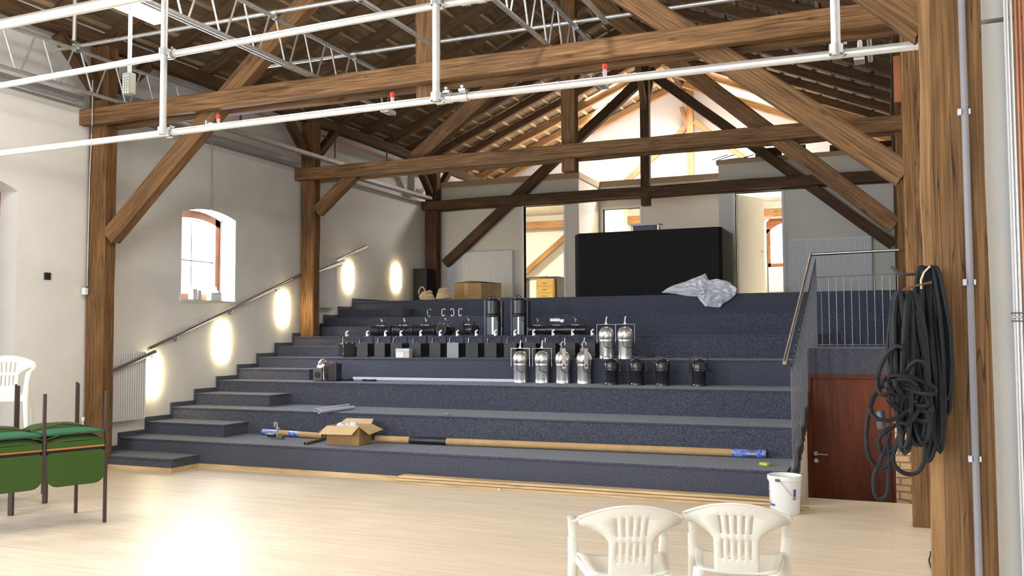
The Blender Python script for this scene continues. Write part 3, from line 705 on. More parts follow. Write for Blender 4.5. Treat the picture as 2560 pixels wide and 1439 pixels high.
def clamp(label, c, axis='x', m=None):
    t = thing('tube_clamp', label, 'clamp', c, 0, 'tube clamps on the lighting grid')
    b_ = MB(); pr = [(.0275,-.025),(.036,-.025),(.036,.025),(.0275,.025),(.0275,-.025)]
    b_.lathe(pr, 16, (0,0,0), axis, caps=False); b_.build('jaw', m or M['cast'], t, smooth=True)
    b2 = MB(); b2.lathe(pr, 16, (0,-.062,0) if axis == 'x' else (0,0,.062), 'z' if axis == 'x' else 'x', caps=False); b2.build('jaw', m or M['cast'], t, smooth=True)
    each('bolt', M['steel'], t, [MB().tube([(0,.02,.036),(0,.045,.05)], .006, 6), MB().lathe([(.009,0),(.009,.012)], 6, (.045,-.03,.03)), MB().tube([(.037,-.03,-.03),(.05,-.07,-.035)], .005, 6)])
    return t
for px, z_, nm in ((425,zl-.0125,'tube clamp where left hanging tube meets the long front tube'),(425,zu-.0445,'tube clamp where left hanging tube meets the upper tube'),(1102,zl,'tube clamp at the lower end of the middle hanging tube'),(1102,zu,'tube clamp at the top edge on the middle hanging tube'),(2090,zl,'tube clamp at the lower end of the right hanging tube')):
    x = at('Y',YGR,px,{425:200,1102:120,2090:80}[px]).x
    clamp(nm, (x, YGR, z_))
def sleeve(label, c):
    t = thing('sleeve_coupler', label, 'coupler', c, 0, 'sleeve couplers joining tubes')
    MB().lathe([(.0275,-.085),(.033,-.085),(.034,-.03),(.03,-.028),(.03,.028),(.034,.03),(.033,.085),(.0275,.085),(.0275,-.085)], 16, (0,0,0), 'x', caps=False).build('sleeve', M['cast'], t, smooth=True)
    for dx in (-.055,.055): MB().box(dx-.022,dx+.022,-.036,.01,.027,.042).tube([(dx,-.03,.03),(dx,-.03,.058)], .006, 6).lathe([(.011,0),(.011,.012)],6,(dx,-.03,.05)).build('bolt', M['cast'], t)
p_ = at('Y',YGR,1140,242); sleeve('double sleeve coupler on the long front tube beside the middle hanging tube', (p_.x,YGR,zl))
p_ = at('Y',YGR,1185,2); sleeve('sleeve coupler on the upper tube at the top edge of the picture', (p_.x,YGR,zu))

def girder(label, x, y0, y1, zlo=4.71, zup=5.19, double=False):
    t = thing('lattice_girder', label, 'girder', (x, y0, zlo), 0, 'lattice girders of the lighting grid')
    L_ = y1-y0
    MB().tube([(0,0,0),(0,L_,0)], R_, 12).build('bottom_chord', M['galv'], t, smooth=True)
    MB().tube([(0,0,zup-zlo),(0,L_,zup-zlo)], R_, 12).build('top_chord', M['galv'], t, smooth=True)
    if double: MB().tube([(.055,0,0),(.055,L_*.72,0)], R_, 12).build('doubled_chord', M['galv'], t, smooth=True)
    n = int(L_/.5); 
    for i in range(n):
        ya, yb = L_*i/n, L_*(i+1)/n
        MB().tube([(0,ya+.05,zup-zlo),(0,(ya+yb)/2-.03,0)], .011, 8).build('web', M['galv_dull'], t, smooth=True)
        MB().tube([(0,(ya+yb)/2+.03,0),(0,yb-.05,zup-zlo)], .011, 8).build('web', M['galv_dull'], t, smooth=True)
    return t
girder('galvanised lattice girder running along the left wall under the roof', -9.03, 5.3, 10.1)
girder('galvanised lattice girder with doubled lower tube, starting beside the fluorescent lamp', -6.12, 5.3, 10.6, double=True)
girder('galvanised lattice girder passing over the tie beam right of the hanging post', -3.19, 5.3, 10.5)
girder('galvanised lattice girder furthest right, near the right hand posts', -.10, 5.6, 10.6)
g2 = 'cross and loose tubes above the tie beam'
tube_thing('scaffold_tube', 'single galvanised tube running back to the hanging post of the nearest truss', 'tube', [(-4.42,5.2,4.8),(-4.42,8.45,4.8)], R_, M['galv'], g2)
a = at('Z',4.85,1515,55); tube_thing('scaffold_tube', 'short open ended galvanised tube above the tie beam, top centre right', 'tube', [(a.x,a.y-2.2,4.85),(a.x,a.y,4.85)], R_+.004, M['galv'], g2)
za = at('Y',9.6,630,182); zb_ = at('Y',9.6,1800,5)
tube_thing('scaffold_tube', 'thin tube crossing behind the nearest truss above its tie beam', 'tube', [(za.x,9.6,5.252),(zb_.x+.8,9.6,5.252)], R_, M['galv'], g2)
za = at('Y',8.0,140,135); zb_ = at('Y',8.0,895,0)
tube_thing('scaffold_tube', 'dull tube crossing over the left lattice girders in front of the roof boards', 'tube', [(za.x,8.0,5.252),(zb_.x+.9,8.0,5.252)], R_, M['galv'], g2)
for px, py, nm in ((185,120,'short hanging tube standing on the girder by the left wall'),(520,55,'short hanging tube standing on the doubled lattice girder')):
    a = at('Z',5.2 if px == 185 else 5.2,px,py)
    if px == 520: a = at('X',-6.12,px,55)
    if px == 185: a = at('X',-9.03,px,120)
    tube_thing('hanger_tube', nm, 'tube', [(a.x,a.y,5.292),(a.x,a.y,6.15)], R_, M['zinc_paint'], g2)
# extra clamps where girders meet cross tubes
for (x,y,z,nm) in ((-9.03,at('X',-9.03,190,132).y,5.19,'tube clamp on the girder by the left wall under a short tube'),(-6.12,at('X',-6.12,535,58).y,5.19,'tube clamp on the doubled girder under a short tube'),(-6.12,8.0,5.19,'tube clamp where the dull cross tube meets the doubled girder'),(-6.12,9.6,5.19,'tube clamp where rear cross tube meets the doubled girder'),(-3.19,9.6,5.19,'tube clamp where rear cross tube meets the girder right of the hanging post'),(-4.42,7.0,4.8,'tube clamp at the start of the single tube near the top edge')):
    clamp(nm, (x,y,z), 'y')

# vials with red caps hanging behind the long tube
for px, capy, boty, red, nm in ((546,290,318,1,'clear hanging fitting with red cap behind the long tube, leftmost'),(981,235,283,1,'clear hanging fitting with red cap just left of the middle hanging tube'),(1512,165,218,1,'clear hanging fitting with red cap right of the dark hanging post'),(2149,92,156,0,'clear hanging fitting without cap beside the right hanging tube')):
    a = at('Y',5.12,px,capy); b = at('Y',5.12,px,boty)
    t = thing('suspension_fitting', nm, 'fitting', (a.x,5.12,b.z), 0, 'clear fittings behind the long tube')
    hh = a.z-b.z
    MB().lathe([(.011,.03),(.013,.05),(.013,hh-.03),(.010,hh-.02)], 12).build('vial', M['clear'], t, smooth=True)
    if red: MB().lathe([(.015,hh-.022),(.015,hh+.008),(.012,hh+.01)], 12).build('cap', M['red'], t, smooth=True)
    MB().box(-.022,.022,-.09,.01,-.01,.012).box(-.03,-.02,-.1,.0,-.012,.03).build('hook', M['cast'], t)

# fluorescent lamps
def fluo(label, c, l=1.3, vis=True, m='fluo'):
    t = thing('fluorescent_lamp', label, 'lamp', c, 0, 'fluorescent hall lamps')
    MB().prism([(-.05,.03),(.05,.03),(.045,.055),(-.045,.055)], 'y', -l/2, l/2).build('housing', M['white_plastic'], t, bevel=.004)
    MB().prism([(-.055,.034),(-.088,.015),(-.088,-.03),(-.05,-.062),(.05,-.062),(.088,-.03),(.088,.015),(.055,.034)], 'y', -l/2+.02, l/2-.02).build('diffuser', M[m], t, bevel=.006)
    s_ = MB()
    for dy in (-l*.3,l*.3): s_.tube([(0,dy,.05),(0,dy,.22)], .006, 6)
    s_.build('hanger', M['galv_dull'], t)
    return t
a = at('Z',4.55,275,8); b = at('Z',4.55,390,47)
la = at('Z',4.66,333,28)
lampv = fluo('lit fluorescent lamp with frosted cover hanging at the top left', (la.x, la.y, 4.70), .66)
fluo('added fluorescent fill lamp behind the viewer, left side of the hall', (-7.0, .6, 4.3), m='fluo_fill')  # three unseen rear lamps added to fill the hall with light
fluo('added fluorescent fill lamp behind the viewer, middle of the hall', (-4.2, .4, 4.3), m='fluo_fill')
fluo('added fluorescent fill lamp behind the viewer, right side of the hall', (-2.6, .0, 4.3), m='fluo_fill')
fluo('lit fluorescent lamp above the bare floor, right of the middle and above the picture', (-4.6, 5.6, 5.15))
fluo('lit fluorescent lamp above the bare floor further towards the platform, above the picture', (-2.7, 6.7, 5.6))
fluo('lit fluorescent lamp above the green seats, out of the top of the picture', (-7.9, 4.6, 5.2))

# pendant socket box
a = at('Y',5.6,326,50); b = at('Y',5.6,326,183); c_ = at('Y',5.6,326,236)
t = thing('pendant_socket_box', 'grey pendant control box on a flat drop conduit at the upper left', 'box', (a.x,5.6,b.z))
MB().box(-.014,.014,-.01,.01,0,a.z-b.z+.9).build('drop_conduit', mat('flat_grey_strip', (.33,.33,.33), .6), t)
hb_ = b.z-c_.z
MB().box(-.045,.045,-.035,.03,-hb_,0).build('housing', mat('grey_plastic', (.20,.20,.17), .6), t, bevel=.008)
m_ = MB()
for r_ in range(7):
    for q in range(3): m_.box(-.032+q*.024,-.016+q*.024,-.04,-.034,-.04-r_*.022,-.028-r_*.022)
m_.build('button', mat('grey_button', (.42,.40,.34), .6), t)

# conduits, trays, pipes
tr = 'metal cable trays along the left wall'
def tray(label, x, y0, y1, z, w_=.16, z1=None):
    t = MB(); z1 = z if z1 is None else z1; L_ = y1-y0; n = int(L_/.12)
    t.add([(x-w_/2,y0,z),(x+w_/2,y0,z),(x+w_/2,y1,z1),(x-w_/2,y1,z1),(x-w_/2,y0,z+.003),(x+w_/2,y0,z+.003),(x+w_/2,y1,z1+.003),(x-w_/2,y1,z1+.003)],[(0,3,2,1),(4,5,6,7),(0,1,5,4),(1,2,6,5),(2,3,7,6),(3,0,4,7)])
    for s_ in (-1,1): t.bar((x+s_*w_/2,y0,z+.03),(x+s_*w_/2,y1,z1+.03),.004,.06)
    for i in range(n): 
        y = y0+L_*(i+.5)/n; t.box(x-w_/2+.01,x+w_/2-.01,y,y+.03,z-.004+(z1-z)*i/n,z+(z1-z)*i/n)
    o = t.build('cable_tray', M['galv_dull'], loc=(x,y0,z)); return tag(o, label, 'cable tray', tr)
tray('grey perforated cable tray on the left wall before the nearest truss', XL+.12, 5.5, 8.5, 4.74)
tray('grey perforated cable tray between the nearest and middle truss on the left wall', XL+.12, 9.0, 13.1, 4.74)
tray('slim second cable tray beside the first, crossing over the middle tie beam', XL+.38, 8.9, 14.2, 4.86, .10)
tray('grey cable tray between the middle truss and the partition truss', XL+.2, 13.9, 18.0, 4.76)
for k_, dx in enumerate((0, .05)):
    tube_thing('heating_pipe', 'thin copper heating pipe under the left eaves, %s of the pair' % ('inner','outer')[k_], 'pipe', [(XL+.15+dx,9.2,5.40-k_*.05),(XL+.15+dx,18.3,5.40-k_*.05)], .010, M['copper'], 'copper pipes under the left eaves', 8)
for y in (11.6, 14.3, 16.2):
    o = MB().box(-.012,.012,-.012,.012,-.25,.22).build('pipe_bracket', M['graphite'], loc=(0,0,0)); o.location = (XL+.16, y, 5.3)
    tag(o, 'small dark pipe hanger under the left eaves, %s' % {11.6:'behind the nearest truss',14.3:'just behind the middle truss',16.2:'halfway to the partition'}[y], 'bracket', 'pipe hangers under the left eaves')
a = at('Y',8.72,232,180); b = at('Y',8.72,218,715)
tube_thing('conduit', 'thin grey conduit running down the left post to a switch box', 'conduit', [(at('Y',8.58,232,200).x,8.58,at('Y',8.58,232,200).z),(at('Y',8.58,230,330).x,8.58,4.44),(at('Y',8.72,229,350).x,8.72,4.36),(at('Y',8.72,224,450).x,8.72,at('Y',8.72,224,450).z),(b.x,8.72,b.z)], .009, M['galv_dull'])
c_ = at('Y',8.72,216,728)
o = MB().box(-.035,.035,-.03,.02,-.045,.045).build('switch_box', M['white_plastic'], bevel=.006); o.location = (c_.x,8.70,c_.z); tag(o, 'small white surface switch box low on the left post', 'switch')
c_ = at('X',XL,117,690); o = MB().box(-.001,.02,-.045,.045,-.045,.045).build('wall_socket', M['black'], bevel=.004); o.location = (XL+.001,c_.y,c_.z); tag(o, 'small black square socket on the bare left wall', 'socket')
a = at('X',XL+.02,531,345); b = at('X',XL+.02,529,532)
tube_thing('conduit', 'thin grey conduit dropping down the wall to the arched window', 'conduit', [(XL+.012,a.y,4.72),(XL+.012,b.y,3.67)], .009, M['galv_dull'])
# handrails
hr = 'steel handrail pieces on the left wall'
for (pts, nm) in ((((9.0,1.19),(9.92,1.492)),'lowest piece of the steel handrail on the left wall, ending at the first lamp'),(((9.79,1.528),(13.35,2.785)),'long middle piece of the steel handrail below the arched window'),(((13.5,2.75),(14.738,3.138)),'short piece of the steel handrail just behind the middle truss post'),(((14.49,3.135),(15.56,3.497)),'top piece of the steel handrail near the landing')):
    dxx = .15 if pts[0][0] in (9.0, 13.5) else .08
    if dxx == .15:
        q0, q1 = [at('X',XL+dxx,*p) for p in (((262,936),(388,878)) if pts[0][0] == 9.0 else ((770,690),(860,652)))]; pts = ((q0.y,q0.z),(q1.y,q1.z))
    t = thing('handrail', nm, 'handrail', (XL+dxx, pts[0][0], pts[0][1]), 0, hr)
    d_ = (0, pts[1][0]-pts[0][0], pts[1][1]-pts[0][1])
    MB().tube([(0,0,0),d_], .027, 12).build('rail', M['steel'], t, smooth=True)
    L_ = d_[1]; nb = max(1, round(L_/1.2))
    for i in range(nb):
        f_ = (i+.5)/nb if nb > 1 else (.94 if dxx == .15 else .72)
        y, z = d_[1]*f_, d_[2]*f_
        MB().tube([(0,y,z-.02),(-.01,y,z-.07),(-dxx+.002,y,z-.08)], .008, 8).lathe([(.03,-dxx+.001),(.03,-dxx+.009)], 12, (0,y,z-.08), 'x').build('bracket', M['steel'], t, smooth=True)
# wall lamps
for i, (y0,y1,z0,z1,nm) in enumerate(((9.787,10.10,.905,1.405,'lowest of the five glowing wall lamps, beside the radiator'),(11.22,11.58,1.37,1.868,'second glowing wall lamp up the stairs, below the arched window'),(12.78,13.12,1.935,2.42,'third glowing wall lamp, just before the middle truss post'),(14.84,15.18,2.63,3.08,'fourth glowing wall lamp, under the end of the handrail'),(16.68,17.05,2.71,3.165,'topmost glowing wall lamp, on the wall of the landing'))):
    yc, zc = (y0+y1)/2, (z0+z1)/2; hy, hz = (y1-y0)/2*.92, (z1-z0)/2*.96
    t = thing('wall_lamp', nm, 'wall lamp', (XL, yc, zc), 0, 'wall lamps beside the stairs')
    MB().box(.0,.025,-hy*.8,hy*.8,-hz*.86,hz*.86).build('base_plate', M['white_plastic'], t)
    n = 8; mb = MB(); prof = [(-hy+.0,0.0)]; rows = []
    pts = []
    for k in range(n+1):
        a_ = -PI/2+PI*k/n; pts.append((.03+.05*math.cos(a_), hy*math.sin(a_)))
    mb.prism([(.03, -hy)]+pts[1:-1]+[(.03,hy)], 'z', -hz, hz)
    mb.build('shade', M['glow'], t, smooth=True, bevel=.012)
# radiators
def radiator(label, c, w_, h_, rz, group='white panel radiators'):
    """front face looks to local -Y, origin bottom centre of the back"""
    t = thing('radiator', label, 'radiator', c, rz, group)
    MB().box(-w_/2,w_/2,-.10,-.085,0,h_).build('front_panel', M['rad'], t, bevel=.004)
    MB().box(-w_/2,w_/2,-.03,-.02,0,h_).build('rear_panel', M['enamel'], t)
    MB().box(-w_/2-.003,w_/2+.003,-.105,-.015,h_-.004,h_+.012).build('top_grille', M['enamel'], t)
    each('side_cover', M['enamel'], t, [MB().box(-w_/2-.004,-w_/2,-.105,-.015,.01,h_), MB().box(w_/2,w_/2+.004,-.105,-.015,.01,h_)])
    MB().lathe([(.02,0),(.022,.04),(.015,.05)],10,(-w_/2-.06,-.06,.06)).tube([(-w_/2-.06,-.06,-.1),(-w_/2-.06,-.06,.06),(-w_/2,-.06,.06)],.009,8).build('valve', M['white_plastic'], t, smooth=True)
    return t
radiator('white panel radiator low on the left wall beside the timber post', (XL, 9.25, .56), .95, .92, -PI/2*-1 if False else PI/2)
radiator('white panel radiator on the left wall behind the middle truss post', (XL, 13.98, 2.22), .95, .95, PI/2)
a = at('Y',YP-.1,1118,700); b = at('Y',YP-.1,1280,627); radiator('beige looking panel radiator behind the cardboard carton left of the door', ((a.x+b.x)/2, YP, ZP+.16), b.x-a.x, b.z-ZP-.16, 0)
a = at('Y',YP-.1,1972,700); b = at('Y',YP-.1,2178,592); radiator('large panel radiator behind the guard rail at the right', ((a.x+b.x)/2, YP, ZP+.14), b.x-a.x, b.z-ZP-.14, 0)

# ================================================================= GUARD RAIL at the stair well
gr = thing('guard_rail', 'steel guard rail with thin bars around the stair well at the right', 'guard rail', (XTR, YK(5), 0))
GZ = 2.80; off = Vector((XTR, YK(5), 0))
YGD = YK(5)-.05; pA, pB, pC = Vector((XTR-.005, 9.40, 1.41)), Vector((XTR-.005, YGD, GZ)), Vector((.17, YGD, GZ+.02))
MB().tube([pA-off, pB-off, pC-off], .021, 12).build('handrail', M['steel'], gr, smooth=True)
low = [MB().tube([Vector((XTR+.02,YGD,GZ-.32))-off, Vector((.17,YGD,GZ-.30))-off], .008, 8),
 MB().tube([Vector((XTR+.02,YGD,ZLAND+.02))-off, Vector((.17,YGD,ZLAND+.02))-off], .008, 8)]
each('cross_rail', M['galv_dull'], gr, low)
for i in range(11):
    x = XTR+.12+i*.098
    MB().tube([Vector((x,YGD,ZLAND+.002))-off, Vector((x,YGD,GZ-.32))-off], .0055, 6).build('bar', M['galv_dull'], gr)
side = M['graphite']
for i in range(26):
    f_ = i/25; y = 9.42+(YK(5)-9.45)*f_; zt_ = 1.41+(GZ-1.41)*(y-9.40)/(YK(5)-9.40)-.05
    kk = (y-Y1)/D; zb_ = max(.02, H+(kk)*H*.96-.33)
    if i == 0: zb_ = .004
    if y > YD-.06: zb_ = ZLAND+.004
    y = min(y, YGD)
    MB().box(-.004,.004,-.022,.022,zb_,zt_).move(Vector((XTR+.056, y, 0))-off).build('bar', side, gr)
MB().bar(Vector((XTR+.056,9.40,.09))-off, Vector((XTR+.056,YD-.06,.80))-off, .01, .05).build('side_rail', side, gr)
bt = MB().bar(Vector((XTR+.056,9.40,1.33))-off, Vector((XTR+.056,YGD,GZ-.08))-off, .01, .04); bt.build('side_rail', side, gr)

# ================================================================= MIXING BOOTH
bz = at('Y',16.4,1620,575).z; YB = 16.4
x0, x1 = at('Y',YB,1447,640).x, at('Y',YB,1797,640).x
bo = thing('control_booth', 'black carpet clad control booth at the middle of the top landing', 'booth', ((x0+x1)/2, YB, ZP+.002))
m_ = MB(); w2_ = (x1-x0)/2; hh = bz-ZP
m_.prism([(-w2_,0),(w2_,0),(w2_+.05,.08),(w2_+.05,1.3),(w2_,1.3),(w2_,.06),(-w2_,.06),(-w2_,1.3),(-w2_-.16,1.3),(-w2_-.16,.25)], 'z', 0, hh)
m_.build('panelling', M['booth'], bo, bevel=.012)
MB().box(-w2_+.02,w2_-.02,.08,.7,hh-.38,hh-.34).build('desk_top', M['booth'], bo)
a = at('Y',16.55,1579,572); b = at('Y',16.55,1648,551)
mx_ = thing('mixing_desk', 'small mixing desk with pale metal lid on top of the booth', 'mixing desk', ((a.x+b.x)/2, 16.62, bz+.0))
ww = b.x-a.x
MB().box(-ww*.42,ww*.42,-.13,.2,0,.11).build('console', M['black'], mx_, bevel=.01)
MB().prism([(-.16,.10),(.26,.14),(.26,.17),(-.16,.14)], 'x', -ww/2, ww/2).build('lid', M['lid'], mx_, bevel=.008)
MB().box(-ww/2,-ww/2+.02,-.14,-.10,.0,.12).box(ww/2-.02,ww/2,-.14,-.10,.0,.12).build('corner', M['steel'], mx_)

# ================================================================= STAGE LIGHTS
def hook(t, z, m=None, s=1.0, turn=False):
    """open hook clamp standing on z"""
    m = m or M['cast']
    if turn:
        h = MB().tube([(-.022,0,z-.01),(-.022,0,z+.075),(-.012,0,z+.09),(.022,0,z+.09),(.032,0,z+.078),(.032,0,z+.045)], .006, 6)
        h.build('hook_clamp', m, t, smooth=True); MB().tube([(-.05,0,z+.06),(-.022,0,z+.06)], .005, 6).build('hook_screw', m, t)
    else:
        h = MB().bar((0,0,z-.004),(0,0,z+.07),.018,.026,(0,1,0)).bar((0,0,z+.065),(.012,0,z+.115),.018,.03,(0,1,0)); h.build('hook_clamp', m, t, bevel=.004)
        MB().lathe([(.006,-.012),(.019,-.008),(.019,.008),(.006,.012)],10,(-.002,-.016,z+.012),'y').build('hook_screw', m, t, smooth=True)
def par_can(label, loc, rz, group, m='chrome', s=1.0, yoke_fold=False, flat=False, hookup=True, rs=1.0):
    t = thing('par_can', label, 'spotlight', loc, rz, group); mm = M[m]
    prof = [(.080,.0),(.098,.0),(.098,.035),(.092,.045),(.093,.05),(.093,.235),(.096,.24),(.096,.262),(.103,.27),(.105,.33),(.102,.352),(.088,.392),(.062,.418),(.030,.432),(.001,.434)]
    prof = [(a*s*rs,b*s) for a,b in prof]
    MB().lathe(prof, 28).build('body', mm, t, smooth=True)
    each('rib', mm, t, [MB().lathe([(.0995*s*rs,.036*s),(.1*s*rs,.044*s)], 28, caps=False), MB().lathe([(.0975*s*rs,.238*s),(.0985*s*rs,.25*s),(.0975*s*rs,.262*s)], 28, caps=False)], smooth=True)
    each('knob', M['cast'] if m == 'chrome' else M['black_gloss'], t, [MB().ball((-.032*s,-.035*s,.418*s), .012*s, 6), MB().ball((.03*s,-.035*s,.418*s), .012*s, 6)], smooth=True)
    ym = M['steel'] if m == 'chrome' else M['black']
    W_ = .128*s*rs; top = .468*s
    y_ = MB(); up = (0,1,0)
    if flat:
        y_.bar((-.0,-.118*s,.2*s),(-.0,-.118*s,top), .05*s, .004, (0,1,0)); y_.bar((0,-.118*s,top),(0,.118*s,top), .05*s,.004); y_.bar((0,.118*s,.2*s),(0,.118*s,top), .05*s,.004,(0,1,0))
    else:
        y_.bar((-W_,0,.22*s),(-W_,0,top), .004, .03*s, (0,1,0)); y_.bar((W_,0,.22*s),(W_,0,top), .004,.03*s,(0,1,0)); y_.bar((-W_-.002,0,top),(W_+.002,0,top), .03*s,.004)
    y_.build('yoke', ym, t)
    for s_ in (-1,1):
        k_ = MB(); k_.lathe([(.012,0),(.018,.006),(.018,.022),(.01,.026)] if s_ > 0 else [(.01,-.026),(.018,-.022),(.018,-.006),(.012,0)], 10, ((W_+.002)*s_,0,.24*s) if not flat else (0,0,0), 'x') if not flat else k_.ball((0,.132*s*s_,.24*s), .014, 6)
        k_.build('yoke_knob', M['black'], t, smooth=True)
    if hookup: hook(t, top, M['zinc_white'], turn=flat)
    c_ = MB(); c_.tube([(.0,-.09*s,.36*s),(-.045*s,-.115*s,.29*s),(-.03*s,-.118*s,.17*s),(.05*s,-.122*s,.14*s),(.12*s,-.08*s,.18*s)], .0045, 6); c_.build('power_cable', M['rubber'], t, smooth=True)
    return t
gp = 'chrome par cans on the tiers'
for i, (px, fl, nm) in enumerate(((1301,0,'leftmost chrome par can of the four in the front row'),(1355,0,'second chrome par can from the left in the front row'),(1407,1,'third chrome par can of the front row, its bracket turned edge on'),(1460,1,'fourth chrome par can of the front row, next to the black ones'))):
    c_ = at('Z',3*H+.001,px,{1301:951,1355:951,1407:953,1460:953}[px]); y = c_.y
    y = min(y, YK(4)-.14); c_ = at('Y', y, px, 900)
    par_can(nm, (c_.x, y, 3*H+.001), .25+.1*i, gp, 'chrome', 1.05, flat=bool(fl))
for px, nm in ((1516,'left one of the two taller standing chrome par cans on the next tier'),(1563,'right one of the two taller standing chrome par cans on the next tier')):
    c_ = at('Y', YK(4)+.22, px, 880); par_can(nm, (c_.x, YK(4)+.22, 4*H+.001), .3, gp, 'chrome', 1.05)
gp = 'short black par cans in the front row'
for i, (px, nm) in enumerate(((1528,'leftmost short black par can beside the chrome ones'),(1592,'second short black par can from the left'),(1656,'third short black par can from the left'),(1747,'rightmost short black par can standing apart'))):
    y = YK(4)-.28; c_ = at('Y', y, px, 900)
    t = par_can(nm, (c_.x, y, 3*H+.001), .2*i, gp, 'black_gloss', .82, hookup=False, rs=1.22)
    c2 = MB(); rr = random.Random(i)
    c2.tube([(-.10,0,.37),(-.05,-.03,.385),(0,-.05,.37),(.06,-.03,.39),(.10,0,.37)], .006, 6); c2.build('safety_cable', M['steel'], t, smooth=True)

def box_spot(label, loc, rz, plate='black', clampit=True):
    t = thing('theatre_spotlight', label, 'spotlight', loc, rz, 'black box spotlights on the tiers')
    MB().box(-.088,.088,-.02,.26,0.012,.225).build('housing', M['black'], t, bevel=.01)
    MB().box(-.098,.098,-.035,-.02,.0,.235).build('front_plate', M['plate'] if plate == 'black' else M['grey_plate'], t, bevel=.004)
    for sx in (-1,1):
        for z in (.06,.175): MB().ball((.094*sx,-.037,z), .006, 4).build('screw', M['cast'], t)
        MB().ball((.05*sx,-.037,.228), .006, 4).build('screw', M['cast'], t)
    y_ = MB(); y_.bar((-.115,.12,.11),(-.115,.12,.33),.004,.03,(0,1,0)); y_.bar((.115,.12,.11),(.115,.12,.33),.004,.03,(0,1,0)); y_.bar((-.117,.12,.33),(.117,.12,.33),.03,.004); y_.build('yoke', M['black'], t)
    h_ = MB(); h_.tube([(-.035,0,.225),(-.035,0,.29),(.035,0,.29),(.035,0,.225)], .007, 6); h_.build('handle', M['black'], t)
    if clampit:
        hk = MB(); hk.bar((0,.12,.33),(.0,.12,.40),.022,.03,(0,1,0)); hk.bar((0,.12,.40),(.035,.12,.425),.022,.035,(0,1,0)); hk.lathe([(.006,0),(.02,.004),(.02,.016),(.006,.02)],8,(.02,.10,.355),'y'); hk.build('hook_clamp', M['zinc_white'], t, bevel=.004)
    c_ = MB(); c_.tube([(.03,.12,.33),(-.06,.1,.34),(-.085,.05,.30),(-.09,.03,.20)], .0045, 6); c_.build('safety_cable', M['steel'], t, smooth=True)
    return t
BX = [908,952,993,1041,1090,1134,1182,1229,1278,1326,1375,1424,1473]
nmv = ['beside the angled one','second in the row','behind the small pale box','right of the small pale box','fifth in the row','with a light grey front plate','just right of the grey plated one','eighth, below the first tall spotlight','ninth, below the second tall spotlight','tenth, behind the leftmost chrome par can','eleventh, behind the second chrome par can','twelfth, behind the third chrome par can','last before the taller chrome par cans']
yb = YK(4)+.22
for i, px in enumerate(BX):
    c_ = at('Y', yb, px, 880)
    box_spot('black box spotlight with square plate, '+nmv[i], (c_.x, yb, 4*H+.001), random.Random(i).uniform(-.08,.08), 'grey' if i == 5 else 'black')
c_ = at('Y', yb+.1, 880, 870); t = box_spot('black box spotlight turned sideways at the left end of the row', (c_.x, yb+.0, 4*H+.001), .9)
t['label'] = 'black box spotlight turned sideways at the left end of the row'

def profile_spot(label, loc, rz, L_=.42, r=.085, standing=False, group='black profile spotlights on the fifth tier'):
    t = thing('profile_spotlight', label, 'spotlight', loc, rz, group)
    if standing:
        b_ = MB(); b_.prism([(-.1,-.085),(.1,-.085),(.115,0),(.1,.1),(-.1,.1),(-.115,0)], 'z', 0.0, L_*.47); b_.build('lens_tube', M['black_gloss'], t, bevel=.01)
        b_ = MB(); b_.lathe([(.09,L_*.5),(.115,L_*.52),(.118,L_*.86),(.09,L_*.9)], 14); b_.build('lamp_house', M['black'], t, bevel=.01, smooth=True)
        MB().box(-.008,.022,-.093,-.085,.02,L_*.45).build('slide_rail', mat('pale_rail', (.55,.60,.70), .3, .6), t)
        MB().box(-.15,-.13,-.05,-.03,0,L_*.88).box(.12,.14,-.02,.1,0,L_*.84).build('yoke', M['graphite'], t)
        MB().lathe([(.09,L_*.475),(.125,L_*.48),(.125,L_*.50),(.09,L_*.505)], 20).build('shutter_gate', M['black'], t, smooth=True)
        h_ = MB(); h_.tube([(-.05,-.06,L_*.9),(-.06,-.08,L_*.97),(0,-.09,L_*1.0),(.05,-.06,L_*.93)], .013, 6); h_.ball((-.03,-.08,L_*.92), .028, 6); h_.build('clamp', M['graphite'], t, smooth=True)
        MB().tube([(.1,-.06,L_*.8),(.14,-.1,L_*.6),(.08,-.12,L_*.4),(.16,-.05,L_*.2)], .006, 6).build('power_cable', M['rubber'], t, smooth=True)
    else:
        b_ = MB(); b_.lathe([(r*.7,-L_/2),(r,-L_/2),(r,-L_*.1),(r*.82,-L_*.08),(r*.82,L_*.3),(r*.95,L_*.31),(r*.95,L_/2),(r*.7,L_/2)], 18, (0,0,r+.01), 'x'); b_.build('body', M['black_gloss'], t, smooth=True)
        each('rim', M['graphite'], t, [MB().lathe([(r*1.04,L_*.42),(r*1.04,L_*.44)],18,(0,0,r+.01),'x'), MB().lathe([(r*1.06,-L_*.5),(r*1.06,-L_*.48)],18,(0,0,r+.01),'x')], smooth=True)
        MB().box(-L_*.25,L_*.15,-r*.25,-r*.05,r*2+.006,r*2+.016).build('label_strip', M['lid'], t)
        MB().bar((0,-r-.02,r),(0,-r-.02,r*2+.06),.004,.025,(0,1,0)).bar((0,r+.02,r),(0,r+.02,r*2+.06),.004,.025,(0,1,0)).bar((0,-r-.02,r*2+.06),(0,r+.02,r*2+.06),.025,.004).build('yoke', M['black'], t)
        hk = MB(); hk.ball((0,0,r*2+.09), .02, 6); hk.tube([(0,0,r*2+.06),(0,0,r*2+.09),(-.03,0,r*2+.13)], .009, 6); hk.build('hook_clamp', M['cast'], t, smooth=True)
    return t
y5 = YK(5)+.17
for px, nm, a_ in ((1235,'left one of the two tall upright black profile spotlights',.1),(1301,'right one of the two tall upright black profile spotlights',-.05)):
    c_ = at('Y', y5+.02, px, 800); profile_spot(nm, (c_.x, y5+.02, 5*H+.001), a_, .66, standing=True)
